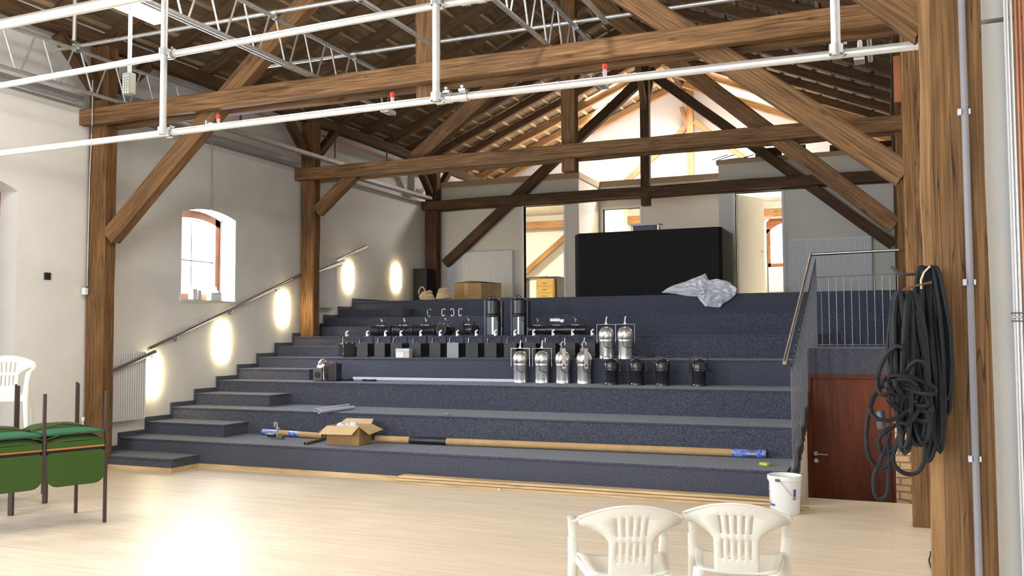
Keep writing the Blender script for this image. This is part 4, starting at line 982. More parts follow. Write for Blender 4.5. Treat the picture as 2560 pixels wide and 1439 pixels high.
for px, nm, a_, l_ in ((955,'lying black profile spotlight at the left end of the fifth tier',.1,.36),(1012,'lying black profile spotlight, second from the left on the fifth tier',.0,.40),(1066,'lying black profile spotlight, third from the left on the fifth tier',.05,.38),(1172,'lying black profile spotlight left of the tall upright ones',-.5,.36)):
    c_ = at('Y', y5, px, 820); profile_spot(nm, (c_.x, y5, 5*H+.001), a_, l_)
c_ = at('Y', y5, 1111, 822); profile_spot('round black spotlight facing the viewer among the lying ones', (c_.x, y5+.05, 5*H+.001), PI/2-.1, .3, .095)
for px, nm in ((1345,'black spotlight just right of the tall upright pair'),(1393,'black spotlight with a bright white clamp on top'),(1440,'last black spotlight on the fifth tier')):
    c_ = at('Y', y5, px, 820); t = profile_spot(nm, (c_.x, y5, 5*H+.001), .2, .30, .075)
    if px == 1393:
        MB().box(-.10,.06,-.10,-.08,.215,.262).box(.06,.12,-.10,-.08,.20,.25).build('bright_clamp', mat('white_cast', (.9,.93,.95), .4), t, bevel=.008)
# C hooks on the sixth tier
for px, nm, fl in ((1073,'small cast hook standing alone left of the other three',0),(1109,'leftmost of three pale C hooks on the sixth tier',0),(1131,'middle of three pale C hooks, opening the other way',1),(1151,'rightmost of three pale C hooks on the sixth tier',0)):
    y = YK(6)+.12; c_ = at('Y', y, px, 780); s_ = -1 if fl else 1
    t = thing('hook_clamp', nm, 'clamp', (c_.x, y, 6*H+.001), 0, 'C shaped hook clamps on the sixth tier')
    k_ = MB(); pts = [(.03*s_,0,.10),(.032*s_,0,.085),(.035*s_,0,.115),(.02*s_,0,.135),(-.01*s_,0,.135),(-.03*s_,0,.12),(-.032*s_,0,.05),(-.025*s_,0,.02),(.0,0,.012),(.02*s_,0,.02),(.025*s_,0,.035)]
    k_.tube(pts[2:], .010, 8, r2=.014, up=(0,1,0)); k_.build('hook', M['zinc_white'] if px > 1080 else M['galv_dull'], t, smooth=True)
    k2 = MB(); k2.tube([(.03*s_,0,.08),(.0,0,.08)], .006, 6); k2.lathe([(.014,0),(.014,.01)],8,(.0,0,.0)); k2.build('screw', M['steel'], t)
c_ = at('Y',YK(6)+.1,1130,785); o = MB().box(-.36,.3,-.06,.06,0,.012).build('mounting_strip', M['graphite'], bevel=.003); o.location=(c_.x,YK(6)+.2,6*H+.001); tag(o,'dark flat strip under the C hooks on the sixth tier','strip')

# ================================================================= LOOSE THINGS ON THE TIERS
def place_box(nm, label, cat, loc, rz, w_, d_, h_, m, parts=()):
    t = thing(nm, label, cat, loc, rz)
    MB().box(-w_/2,w_/2,0,d_,0,h_).build('body', m, t, bevel=.004)
    for (pn, bx, pm) in parts: MB().box(*bx).build(pn, pm, t, bevel=.002)
    return t
c_ = at('Y',YK(4)+.02,1007,890)
t = place_box('parts_box','small pale lidded box in front of the black spotlights','box',(c_.x,YK(4)+.01,4*H+.001),0,.235,.1,.095,M['cream_box'],(('lid',(-.12,.12,-.006,.106,.095,.145),M['lid']),('paper_label',(-.117,.02,-.004,-.0005,.005,.092),M['white_plastic'])))
# silver bag with camera-like box and leads on the third tier, left
c_ = at('Y',YK(3)+.3,803,900)
t = thing('foil_bag','crumpled silver foil bag standing at the left on the third tier','bag',(c_.x,YK(3)+.3,3*H+.001))
rr = random.Random(3); m_ = MB(); n = 12; rows = []
for i in range(9):
    z = .33*i/8; rad = .085*(1-.15*abs(i-3)/3) if i < 8 else .02
    rows.append([( (rad+rr.uniform(-.016,.016))*math.cos(2*PI*k/n)+(.0 if i<6 else .01*(i-5)), (rad*.7+rr.uniform(-.016,.016))*math.sin(2*PI*k/n), z+rr.uniform(-.012,.012)*(i>0)) for k in range(n)])
m_.add([v for r_ in rows for v in r_], [(i*n+k,i*n+(k+1)%n,(i+1)*n+(k+1)%n,(i+1)*n+k) for i in range(8) for k in range(n)]+[tuple(8*n+k for k in range(n))])
m_.build('crumpled_body', M['foil'], t)
MB().box(-.08,.08,-.10,-.06,0,.2).build('black_front', M['graphite'], t, bevel=.01)
MB().lathe([(.035,-.112),(.045,-.112),(.045,-.10),(.035,-.10)],16,(.0,0,.10),'y').build('ring', M['black_gloss'], t, smooth=True)
c_ = at('Y',YK(3)+.32,832,900)
t = thing('equipment_case','black equipment case with small coloured knobs beside the foil bag','case',(c_.x+.025,YK(3)+.34,3*H+.001))
MB().box(-.11,.07,-.07,.09,0,.27).build('body', M['black'], t, bevel=.01)
MB().box(-.05,-.02,-.05,-.02,.27,.30).build('knob', M['red'], t, bevel=.004); MB().box(0,.04,-.04,0,.27,.295).build('knob', mat('blue_knob',(.02,.08,.4),.4), t, bevel=.004)
def squiggle(mb, c, R, n, r, rr, flat=.3, turns=3):
    pts = []
    for i in range(n*turns+1):
        a_ = 2*PI*i/n; k = 1+.15*math.sin(a_*2.3+rr.random()*.2)
        pts.append((c[0]+R*k*math.cos(a_)*(1+rr.uniform(-.08,.08)), c[1]+R*flat*k*math.sin(a_)*(1+rr.uniform(-.08,.08)), c[2]+r+rr.uniform(0,r*3)))
    mb.tube(pts, r, 6)
for px, nm, R in ((862,'tangled black lead on the third tier beside the equipment case',.10),(918,'small tangle of black lead at the end of the pale lath',.11)):
    c_ = at('Y',YK(3)+.35,px,948); rr = random.Random(px); m_ = MB(); squiggle(m_,(0,0,0),R,10,.007,rr,.5,3)
    o = m_.build('cable_tangle', M['rubber'], smooth=True); o.location = (c_.x,YK(3)+.4,3*H+.001); tag(o, nm, 'cable', 'tangled leads on the third tier')
a = at('Z',3*H+.03,905,943); b = at('Y',YK(4)-.06,1290,955)
o = MB().bar((at('Y',YK(4)-.08,885,950).x, YK(4)-.10, 3*H+.022),(at('Y',YK(4)-.08,1285,950).x, YK(4)-.05, 3*H+.022),.03,.04).build('trunking_profile', mat('pale_lilac_plastic',(.62,.62,.72),.5)); tag(o,'long pale plastic profile lying at the back of the third tier','profile')
# white pipes on the second tier
for k_, (p0,p1,nm) in enumerate((((788,1024),(872,1012),'rear one of two short pale pipes lying on the second tier'),((797,1028),(884,1017),'front one of two short pale pipes lying on the second tier'))):
    a = at('Z',2*H+.03,*p0); b = at('Z',2*H+.03,*p1)
    t = thing('plastic_pipe', nm, 'pipe', (a.x,a.y,2*H+.026), 0, 'short pale pipes on the second tier')
    d_ = b-a; d_.z = 0; e_ = d_.normalized()
    MB().lathe([(.019,0),(.025,0),(.025,d_.length),(.019,d_.length),(.019,0)], 16, caps=False).xf(d_.to_track_quat('Z','Y').to_matrix().to_4x4()).build('wall', mat('pale_blue_pvc',(.55,.58,.66),.4), t, smooth=True)
c_ = at('Z',2*H,1116,1037); rr = random.Random(5); m_ = MB(); squiggle(m_,(0,0,0),.05,7,.005,rr,.6,2); m_.box(-.02,.03,-.01,.02,0,.02)
o = m_.build('cable_tie_scrap', M['grey_plate'], smooth=True); o.location=(c_.x,c_.y,2*H+.001); tag(o,'tiny grey scrap of ties lying on the second tier','scrap')
# cardboard box (open)
c_ = at('Z',H,905,1112)
yb_ = Y1+.2; cx = at('Y',yb_,857,1110).x
t = thing('cardboard_box','open cardboard box with flaps folded out on the first tier','box',(at('Z',H,857,1113).x, at('Z',H,857,1113).y, H+.001), .12)
Wb, Db, Hb = .44, .37, .24
MB().box(-Wb/2,Wb/2,0,.004,0,Hb).build('front_side', M['card_shaded'], t); MB().box(-Wb/2,Wb/2,Db-.004,Db,0,Hb).build('rear_side', M['card_in'], t)
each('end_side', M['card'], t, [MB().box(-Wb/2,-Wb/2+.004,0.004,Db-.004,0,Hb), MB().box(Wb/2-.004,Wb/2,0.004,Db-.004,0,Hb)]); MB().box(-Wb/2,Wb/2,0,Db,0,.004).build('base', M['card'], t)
def flap(pts): 
    nrm = (Vector(pts[1])-Vector(pts[0])).cross(Vector(pts[3])-Vector(pts[0])).normalized()*.0035
    MB().add([Vector(p) for p in pts]+[Vector(p)+nrm for p in pts],[(0,1,2,3),(7,6,5,4),(0,4,5,1),(1,5,6,2),(2,6,7,3),(3,7,4,0)]).build('flap', M['card_in'], t)
flap([(-Wb/2,0,Hb),(Wb/2,0,Hb),(Wb/2-.03,-.15,Hb-.09),(-Wb/2-.04,-.15,Hb-.09)])
flap([(Wb/2,0,Hb),(Wb/2,Db,Hb),(Wb/2+.16,Db+.0,Hb-.07),(Wb/2+.13,.02,Hb-.1)])
flap([(-Wb/2,Db,Hb),(-Wb/2,0,Hb),(-Wb/2-.15,.03,Hb-.10),(-Wb/2-.15,Db,Hb-.10)])
flap([(Wb/2,Db,Hb),(-Wb/2,Db,Hb),(-Wb/2+.03,Db+.12,Hb+.05),(Wb/2-.03,Db+.12,Hb+.05)])
rr = random.Random(9); m_ = MB()
for k in range(9): m_.ball((rr.uniform(-.12,.12), rr.uniform(.06,.3), Hb-.05+rr.uniform(0,.04)), rr.uniform(.04,.06), 8)
m_.ball((.09,.13,Hb-.01), .06, 10)
o = m_.build('packing_film', M['film'], t, smooth=True)
# cardboard tubes with blue film
ZR = H+.001
def ctube(label, p0, p1, r, segs, nmq='cardboard_tube'):
    a = at('Z',H+r,*p0); b = at('Z',H+r,*p1)
    if a.y > 10.2: a = at('Y',10.27,*p0)
    if b.y > 10.2: b = at('Y',10.27,*p1)
    d_ = b-a; d_.z = 0; Q = d_.to_track_quat('Z','Y').to_matrix().to_4x4()
    t = thing(nmq, label, 'tube', (a.x,a.y,H+r*1.08+.001)); L_ = d_.length
    MB().lathe([(r*.8,0),(r,0),(r,L_),(r*.8,L_),(r*.8,0)], 16, caps=False).xf(Q).build('tube', M['card'], t, smooth=True)
    for (s0,s1,mm,rn) in segs: MB().lathe([(r*1.03,L_*s0),(r*1.06,L_*(s0+.001)),(r*1.06,L_*s1),(r*1.03,L_*(s1+.001))], 16, caps=False).xf(Q).build(rn, mm, t, smooth=True)
    return t
ctube('short left cardboard tube with blue wrapped end behind the clamp device', (658,1080), (808,1090), .04, ((0,.25,M['blue_tape'],'blue_wrap'),(.46,.62,M['blue_tape'],'blue_wrap')))
ctube('very long cardboard tube lying along the first tier, blue wrapped at its right end', (940,1097), (1915,1133), .043, ((.925,.998,M['blue_tape'],'blue_wrap'),(.955,.98,M['white_plastic'],'paper_label'),(.10,.205,M['black'],'torn_dark_opening')))
# clamp device
c_ = at('Z',H,692,1095); t = thing('clamp_stand','small metal clamp stand lying by the blue wrapped tube end','stand',(c_.x,c_.y-.05,H+.001))
MB().box(-.09,.03,-.05,.03,0.02,.06).build('base', M['black'], t, bevel=.01); MB().box(-.1,.0,-.05,.03,.06,.068).build('plate', M['cream_box'], t)
MB().tube([(.04,0,.02),(.045,0,.20),(.01,0,.22)], .012, 8).box(.03,.09,-.01,.01,.13,.15).box(-.0,.03,-.02,.02,.16,.22).build('bracket', M['galv_dull'], t)
MB().box(.05,.15,-.04,.02,0,.05).build('foot', mat('olive_metal',(.12,.12,.09),.5), t, bevel=.008)
a = at('Z',H+.02,762,1108); b = at('Z',H+.02,812,1095); d_ = b-a
o = MB().lathe([(.016,0),(.021,0),(.021,d_.length),(.016,d_.length),(.016,0)], 14, caps=False).xf(d_.to_track_quat('Z','Y').to_matrix().to_4x4()).build('metal_tube', mat('dull_brass_tube',(.42,.34,.2),.35,.9), smooth=True); o.location=(a.x,a.y,H+.022); tag(o,'short dull metal tube lying left of the open cardboard box','tube')
c_ = at('Z',H,1912,1163); o = MB().box(-.05,.05,-.03,.03,0,.03).build('sponge', M['yellow'], bevel=.006); o.location=(c_.x,c_.y,H+.001); o.rotation_euler=(0,0,-.5); tag(o,'small yellow green sponge near the right end of the first tier','sponge')
# pine boards stacked on the floor along the platform
ys_ = Y1-.05; xa = at('Z',0,968,1213).x; xb = -1.02
for k_ in range(3):
    z0 = .002+k_*.031; sh = (.0,.035,-.01)[k_]
    a_ = (xa+.02*k_, Y1-.10-sh*.4, z0+.011); b_ = (xb-.02*k_, Y1-.115-sh*.4, z0+.011)
    o = timber('pine_board', a_, b_, .14, .025, M['pine'], wobble=.001); tag(o, '%s of three new pine boards stacked on the floor before the platform' % ('lowest','middle','topmost')[k_], 'board', 'pine boards stacked on the floor')
o = timber('pine_board', (-.98, Y1-.17, .012), (-.74, Y1-.13, .012), .09, .022, M['pine'], wobble=.001)
tag(o,'short pine offcut on the floor behind the bucket','board')
o = MB().ball((0,0,.012),.013,6).build('paper_scrap', M['white_plastic']); c_ = at('Z',0,1248,1226); o.location=(c_.x,c_.y,0); tag(o,'tiny white scrap on the floor before the pine boards','scrap')
# bucket
c_ = at('Z',0,1963,1281); bk = thing('bucket','white plastic paint bucket with printed label at the corner of the platform','bucket',(c_.x,c_.y,0.001),-.35)
MB().lathe([(.001,.004),(.128,.0),(.133,.01),(.152,.315),(.160,.317),(.160,.355),(.153,.358),(.147,.33),(.128,.02),(.001,.02)], 36, caps=False).build('tub', M['white_plastic'], bk, smooth=True)
lb = MB()
def on_tub(a0,a1,z0,z1,mm,nm,k=10):
    b_ = MB(); vs=[]
    for i in range(k+1):
        a_ = a0+(a1-a0)*i/k
        for z in (z0,z1): r_ = .133+.019*(z-.01)/.305+.0015; vs.append((r_*math.cos(a_), r_*math.sin(a_), z))
    b_.add(vs,[(2*i,2*i+1,2*i+3,2*i+2) for i in range(k)]); b_.build(nm, mm, bk)
A0 = -PI/2+.35-.395
on_tub(A0-.95,A0-.72,.26,.30,M['blue_print'],'printed_label'); on_tub(A0-.95,A0-.72,.235,.255,M['red_print'],'printed_label'); on_tub(A0-.85,A0-.2,.075,.095,M['blue_print'],'printed_label')
for k_ in range(4): on_tub(A0-.85+k_*.1,A0-.82+k_*.1,.105,.115,M['blue_print'],'printed_label',2)
for k_ in range(5): on_tub(A0-.92+k_*.05,A0-.89+k_*.05,.19,.21,M['graphite'],'printed_label',1)
on_tub(A0+1.05,A0+1.25,.16,.24,M['blue_print'],'printed_label'); on_tub(A0+1.05,A0+1.25,.14,.155,M['red_print'],'printed_label')
pts = [( .163*math.cos(A0+.2+1.15*k/8), .163*math.sin(A0+.2+1.15*k/8), .33-.17*math.sin(PI/2*k/8)) for k in range(9)]
MB().tube(pts, .003, 6).build('wire_handle', M['steel'], bk, smooth=True)
MB().box(-.02,.02,-.01,.01,-.012,.012).xf(Matrix.Translation((.165*math.cos(A0+.1),.165*math.sin(A0+.1),.325)) @ Matrix.Rotation(A0+.1+PI/2,4,'Z')).build('handle_lug', M['graphite'], bk)

# ---- top landing
def coil(label, px, R, turns, r, m, hcoil):
    c_ = at('Y', YK(7)+.20, px, 745); rr = random.Random(px); mb = MB()
    pts = []
    prm = [(R*(1-.45*(k/turns)**2)*rr.uniform(.86,1.04), rr.uniform(-.02,.02), rr.uniform(-.02,.02), rr.uniform(0,6.28), rr.uniform(.0,.02)) for k in range(turns+1)]
    for i in range(turns*18):
        k, f_ = divmod(i, 18); f_ /= 18; A, B = prm[k], prm[k+1]; rad, cx_, cy_, ph, tl = [A[q]*(1-f_)+B[q]*f_ for q in range(5)]
        a_ = 2*PI*f_; pts.append((cx_+rad*math.cos(a_), cy_+rad*.8*math.sin(a_), r+hcoil*(i/(turns*18))+tl*(1+math.sin(a_+A[3]*(1-f_)+B[3]*f_))))
    mb.tube(pts, r, 6)
    o = mb.build('cable_coil', m, smooth=True); o.location = (c_.x, YK(7)+.22, ZP+.001); return tag(o, label, 'cable', 'coils of pale cable on the landing')
coil('left coil of cream cable on the landing edge', 1066, .15, 13, .012, M['rope'], .15)
coil('right larger coil of cream cable beside the carton', 1109, .16, 15, .012, M['rope'], .19)
mb = MB(); mb.tube([(.07*math.cos(PI*k/10),0,.07+.13*math.sin(PI*k/10)) for k in range(11)], .012, 6); o = mb.build('cable_coil', M['rope'], smooth=True); c_=at('Y',YK(7)+.3,1066,740); o.location=(c_.x,YK(7)+.12,ZP+.06); tag(o,'upright loop of cream cable rising from the left coil','cable','coils of pale cable on the landing')
yc_ = 16.3; a = at('Y',yc_,1135,720); b = at('Y',yc_,1203,708)
t = thing('carton','large closed cardboard carton on the landing before the radiator','box',(a.x,yc_,ZP+.001),0)
w_ = b.x-a.x; h_ = at('Y',yc_,1170,707).z-ZP
MB().prism([(0,0),(w_,0),(w_+.22,.5),(.1,.5)], 'z', 0, h_).build('body', M['card'], t)
MB().add([(-.01,-.01,h_),(w_+.02,-.005,h_+.02),(w_+.23,.5,h_+.0),(.1,.5,h_),(-.01,-.01,h_+.006),(w_*.6,-.005,h_+.045),(w_+.23,.5,h_+.006),(.1,.5,h_+.006)],[(0,3,2,1),(4,5,6,7),(0,1,5,4),(1,2,6,5),(2,3,7,6),(3,0,4,7)]).build('lid_flap', M['card_shaded'], t)
MB().box(w_*.38,w_*.52,-.003,0,h_*.35,h_).build('parcel_tape', M['card_in'], t)
c_ = at('Y',17.7,1058,700); o = MB().box(-.17,.17,-.15,.15,0,at('Y',17.7,1058,672).z-ZP).build('loudspeaker', M['black'], bevel=.01); o.location=(c_.x,17.7,ZP+.001); tag(o,'dark box loudspeaker in the corner beside the partition truss post','loudspeaker'); o.data.materials[0] = M['booth']
# plastic sheet
sh_ = [(1655,731),(1672,717),(1712,705),(1745,690),(1762,683),(1772,700),(1793,697),(1825,705),(1843,722),(1838,740),(1812,757),(1798,769),(1765,765),(1745,742),(1712,738),(1690,735)]
t = thing('plastic_sheet','crumpled translucent plastic sheet hanging over the edge of the top landing','sheet',(-2.8, YK(7), ZP))
P2 = [at('Y', YK(7)-.04, *p) for p in sh_]; cen = at('Y', YK(7)-.04, 1765, 725); rr = random.Random(21)
m_ = MB(); nseg = 7; N_ = len(P2)*3; vs = []
def outline(u):
    i = int(u*len(P2)) % len(P2); f_ = u*len(P2)-int(u*len(P2)); return P2[i].lerp(P2[(i+1)%len(P2)], f_)
for s in range(nseg+1):
    for k in range(N_):
        p_ = cen.lerp(outline(k/N_), s/nseg); below = p_.z < ZP
        bulge = .22*(1-(s/nseg)**2)
        yy = YK(7)-.05 - (.05 if below else -.0) - bulge*.35 + (0 if below else .12*(p_.z-ZP)) + rr.uniform(-.025,.025)
        vs.append((p_.x+2.8+rr.uniform(-.008,.008), yy-YK(7), p_.z-ZP+rr.uniform(-.008,.008)))
fs = [(s*N_+k, s*N_+(k+1)%N_, (s+1)*N_+(k+1)%N_, (s+1)*N_+k) for s in range(nseg) for k in range(N_)]
o = m_.add(vs, fs).build('film', M['film'], t, smooth=False)
so = o.modifiers.new('thick','SOLIDIFY'); so.thickness = .003
m_ = MB(); vs = []
for s in range(5):
    for k in range(10):
        vs.append((.1*(s-2)+.04+rr.uniform(-.02,.02), .02+.05*k, .02+.10*math.sin(PI*(k+.5)/10)+rr.uniform(-.02,.02)))
m_.add(vs, [(s*10+k,s*10+k+1,(s+1)*10+k+1,(s+1)*10+k) for s in range(4) for k in range(9)]).build('folded_part', M['film'], t)

# things on top of the right partition
zz_ = ZPT+.151
a = at('Y',YP+.05,1892,380); o = MB().box(-.25,.25,-.07,.1,0,.17).build('timber_block', M['beam_dark_shaded'], bevel=.006); o.location=(at('Y',YP+.06,1921,380).x,YP+.06,zz_); tag(o,'dark timber block lying on the right partition top','block','blocks on the right partition')
o = MB().box(-.055,.055,-.05,.05,0,.19).build('timber_block', M['graphite'], bevel=.006); o.location=(at('Y',YP+.06,2007,370).x,YP+.06,zz_); tag(o,'small upright dark block on the right partition top','block','blocks on the right partition')
rr = random.Random(2)
for k_ in range(5):
    c_ = at('Y',YP+.05,1800+k_*16,395); m_ = MB(); m_.tube([(-.16,0,.009),(.16,.008,.009+rr.uniform(0.01,.09))], .009, 6)
    o = m_.build('iron_rod', M['black']); o.location=(c_.x,YP-.0+.035*k_,zz_+.004); tag(o,'short black rod in the loose pile on the corner of the right partition','rod','black rods on the partition corner')
o = timber('timber_plank', (at('Y',19.0,2075,365).x,19.0,ZPT+.22), (.3,19.0,ZPT+.22), .3, .28, M['beam_dark_shaded']); tag(o,'dark stored timber lying on the loft floor behind the right partition','timber')

# rooms behind
dk = thing('desk','office desk seen through the left doorway','desk',(at('Y',20.6,1335,700).x,20.6,ZP))
MB().box(-.45,.62,0,.7,.72,.75).build('desk_top', M['graphite'], dk); MB().box(-.43,-.38,.03,.67,0,.72).box(.57,.6,.03,.67,0,.72).build('desk_leg', M['graphite'], dk)
dr = thing('drawer_unit','yellow beech drawer unit under the desk in the left doorway','drawer unit',(at('Y',20.5,1361,700).x,20.5,ZP))
wd_ = (at('Y',20.5,1383,700).x-at('Y',20.5,1341,700).x); hd_ = at('Y',20.5,1361,696).z-ZP
MB().box(-wd_/2,wd_/2,.02,.5,.02,hd_).build('cabinet', M['beech'], dr)
for k_ in range(4):
    z0 = .03+(hd_-.05)*k_/4; d_ = MB().box(-wd_/2+.004,wd_/2-.004,0,.02,z0,z0+(hd_-.05)/4-.008).build('drawer', M['beech'], dr)
    MB().box(-.05,.05,-.012,-.001,z0+.07,z0+.08).build('handle', M['black'], d_)
kb = MB().box(-.12,.12,-.08,.08,0,.03).build('desk_tray', M['white_plastic'], bevel=.004); kb.location=(at('Y',20.6,1350,690).x,20.8,ZP+.752); tag(kb,'flat pale tray on the desk in the left doorway','tray')
xs_ = at('Y',20.5,1893,690).x; xe_ = at('Y',20.5,1907,690).x; o = MB().box(xs_,xe_,20.5,21.0,ZP,at('Y',20.5,1900,610).z).build('cupboard_side', M['beech'], loc=(xs_,20.5,ZP)); tag(o,'narrow beech cupboard side seen through the right doorway','cupboard')
xs_ = at('Y',21,1918,600).x; tube_thing('pole','thin dark pole standing in the right doorway room','pole',[(xs_,21,ZP),(xs_,21,at('Y',21,1917,615).z)],.012,M['graphite'])
c_ = at('Y',YG-.1,1945,700); radiator('white radiator below the arched window of the right room', (c_.x+.15,YG,at('Y',YG,1940,728).z),.8,.55,0)
for nm, loc in (('office ceiling lamp in the left back room',(-8.7,20.6,ZPT-.16)),('office ceiling lamp in the middle back room',(-4.7,21.6,ZPT-.14)),('office ceiling lamp in the right back room',(-1.6,20.9,ZPT-.14))):
    t = thing('ceiling_lamp', nm, 'lamp', loc, 0, 'ceiling lamps of the back rooms'); MB().lathe([(.22,0),(.24,-.03),(.18,-.09),(.001,-.11)],24).build('shade', M['office'], t, smooth=True); MB().lathe([(.24,0),(.24,.02)],24).build('base', M['white_plastic'], t, smooth=True)
# stair well lamp
t = thing('wall_lamp','small lamp on the wall of the stair well lighting the bricks','lamp',(XR,YD-.45,.95)); MB().lathe([(.001,-.10),(.04,-.08),(.05,-.03),(.05,0)],16,(0,0,0),'x').build('shade', mat('lit_stair_lamp',(.9,.8,.6),.5,emit=(1,.78,.42),estr=60), t, smooth=True)

# window sill things
zs_ = WZ0+.001
for (y,dy,hh,x,m,nm) in ((10.86,.09,.16,XL-.10,M['white_plastic'],'small white pot at the left on the arched window sill'),(10.98,.07,.145,XL-.12,M['cream_box'],'small cream pot next to the white one on the sill'),(11.32,.20,.12,XL-.10,M['white_plastic'],'low white tray box on the arched window sill')):
    t = thing('sill_container', nm, 'container', (x,y,zs_), 0, 'white containers on the window sill'); MB().box(-.05,.05,-dy/2*1.1,dy/2*1.1,0,hh).build('body', m, t, bevel=.01); MB().box(-.053,.053,-dy/2*1.1-.003,dy/2*1.1+.003,hh,hh+.01).build('rim', m, t)
t = thing('spray_bottle','white bottle standing in the corner of the arched window sill','bottle',(XL-.22,11.5,zs_)); MB().lathe([(.045,0),(.05,.01),(.05,.16),(.02,.2),(.018,.23),(.001,.235)],16).build('body', M['white_plastic'], t, smooth=True)

# ================================================================= GARDEN CHAIRS
def plastic_chair(label, loc, rz):
    t = thing('plastic_chair', label, 'chair', loc, rz, 'white plastic garden chairs'); P = M['plastic']
    # seat (front is +Y)
    nx, ny = 10, 10; vs = []
    for j in range(ny+1):
        y = -.22+.47*j/ny; hw = .205+.045*j/ny
        for i in range(nx+1):
            u = 2*i/nx-1; z = .425+.012*(j/ny)-.018*(1-u*u)*math.sin(PI*min(1,j/ny))-(.05*max(0,(j/ny-.86)/.14)**2)+.014*abs(u)**4
            vs.append((u*hw, y, z))
    o = MB().add(vs,[(j*(nx+1)+i,j*(nx+1)+i+1,(j+1)*(nx+1)+i+1,(j+1)*(nx+1)+i) for j in range(ny) for i in range(nx)]).build('seat', P, t, smooth=True)
    q = o.modifiers.new('t','SOLIDIFY'); q.thickness = .012; q.offset = -1
    ap = MB(); ap.bar((-.24,.245,.395),(.24,.245,.395),.008,.05); ap.bar((-.205,-.2,.40),(-.25,.24,.40),.008,.045); ap.bar((.205,-.2,.40),(.25,.24,.40),.008,.045); ap.build('apron', P, t)
    # backrest with two rows of slots
    sb = [-1,-.82,-.65,-.55,-.35,-.25,-.05,.05,.25,.35,.55,.65,.82,1]
    zb = [.40,.43,.47,.495,.53,.57,.605,.635,.66,.69,.715,.74,.765,.785,.80]
    def wid(z):
        if z < .60: return .118
        f_ = min(1,(z-.60)/.13); return .118+.155*(1-math.cos(f_*PI/2))**.8 if z < .73 else .273
    vs = []
    for z in zb:
        for s in sb:
            ws = .122; x = s*ws*(1+.25*max(0,z-.6)/.2) if abs(s) <= .65 else math.copysign(.65*ws*(1+.25*max(0,z-.6)/.2)+(abs(s)-.65)/.35*(wid(z)-.65*ws*(1+.25*max(0,z-.6)/.2)), s)
            dz = -.95*(x*x)*max(0,(z-.62)/.18) ; yy = -.215-.10*(z-.42)/.38+1.1*x*x*(1 if z>.6 else .6)
            vs.append((x, yy, z+dz))
    nS = len(sb); fs = []
    for j in range(len(zb)-1):
        for i in range(nS-1):
            mid = (sb[i]+sb[i+1])/2
            slotc = any(abs(mid-c) < .04 for c in (-.6,-.3,0,.3,.6))
            if slotc and (3 <= j <= 5 or 7 <= j <= 10): continue
            fs.append((j*nS+i,j*nS+i+1,(j+1)*nS+i+1,(j+1)*nS+i))
    o = MB().add(vs, fs).build('backrest', P, t, smooth=True); q = o.modifiers.new('t','SOLIDIFY'); q.thickness = .010; q.offset = 0
    tr_ = MB(); pts = []
    for k in range(17):
        x = -.273+.546*k/16; pts.append((x, -.215-.10*(.80-.42)/.38+1.1*x*x, .80-.95*x*x))
    tr_.tube(pts, .012, 8, r2=.008, up=(0,0,1)); tr_.build('top_rail', P, t, smooth=True)
    for s in (-1,1):
        arm = [(s*.262,-.235,.728),(s*.275,-.17,.70),(s*.278,-.05,.668),(s*.28,.08,.655),(s*.278,.18,.652),(s*.272,.235,.625),(s*.268,.255,.57),(s*.262,.26,.50)]
        MB().tube(arm, [.016,.022,.026,.027,.026,.024,.024,.026], 10, r2=[.010,.009,.009,.009,.010,.013,.015,.014], up=(0,.2,1)).build('armrest', P, t, smooth=True)
        MB().tube([(s*.268,.255,.52),(s*.262,.25,.42),(s*.272,.27,.2),(s*.285,.285,0.0)], [.028,.032,.026,.02], 10, r2=[.015,.022,.02,.018], up=(0,1,0)).build('leg', P, t, smooth=True)
        MB().tube([(s*.195,-.20,.43),(s*.215,-.225,.34),(s*.24,-.27,.15),(s*.255,-.30,0.0)], [.034,.032,.026,.02], 10, r2=[.018,.02,.018,.016], up=(0,1,0)).build('leg', P, t, smooth=True)
    return t
c1 = at('Z',.8,1569,1268); c2 = at('Z',.8,1838,1262)
fwd = Vector((-math.sin(YAW), math.cos(YAW), 0))
for c_, nm, dr_ in ((c1+Vector((.024,.010,0)),'left one of two white plastic garden chairs seen from behind at the bottom',.02),(c2-Vector((.0,.0,0)),'right one of two white plastic garden chairs seen from behind at the bottom',-.27)):
    a_ = YAW+dr_; f_ = Vector((-math.sin(a_), math.cos(a_), 0)); p_ = c_+f_*.315
    plastic_chair(nm, (p_.x, p_.y, .006), a_)

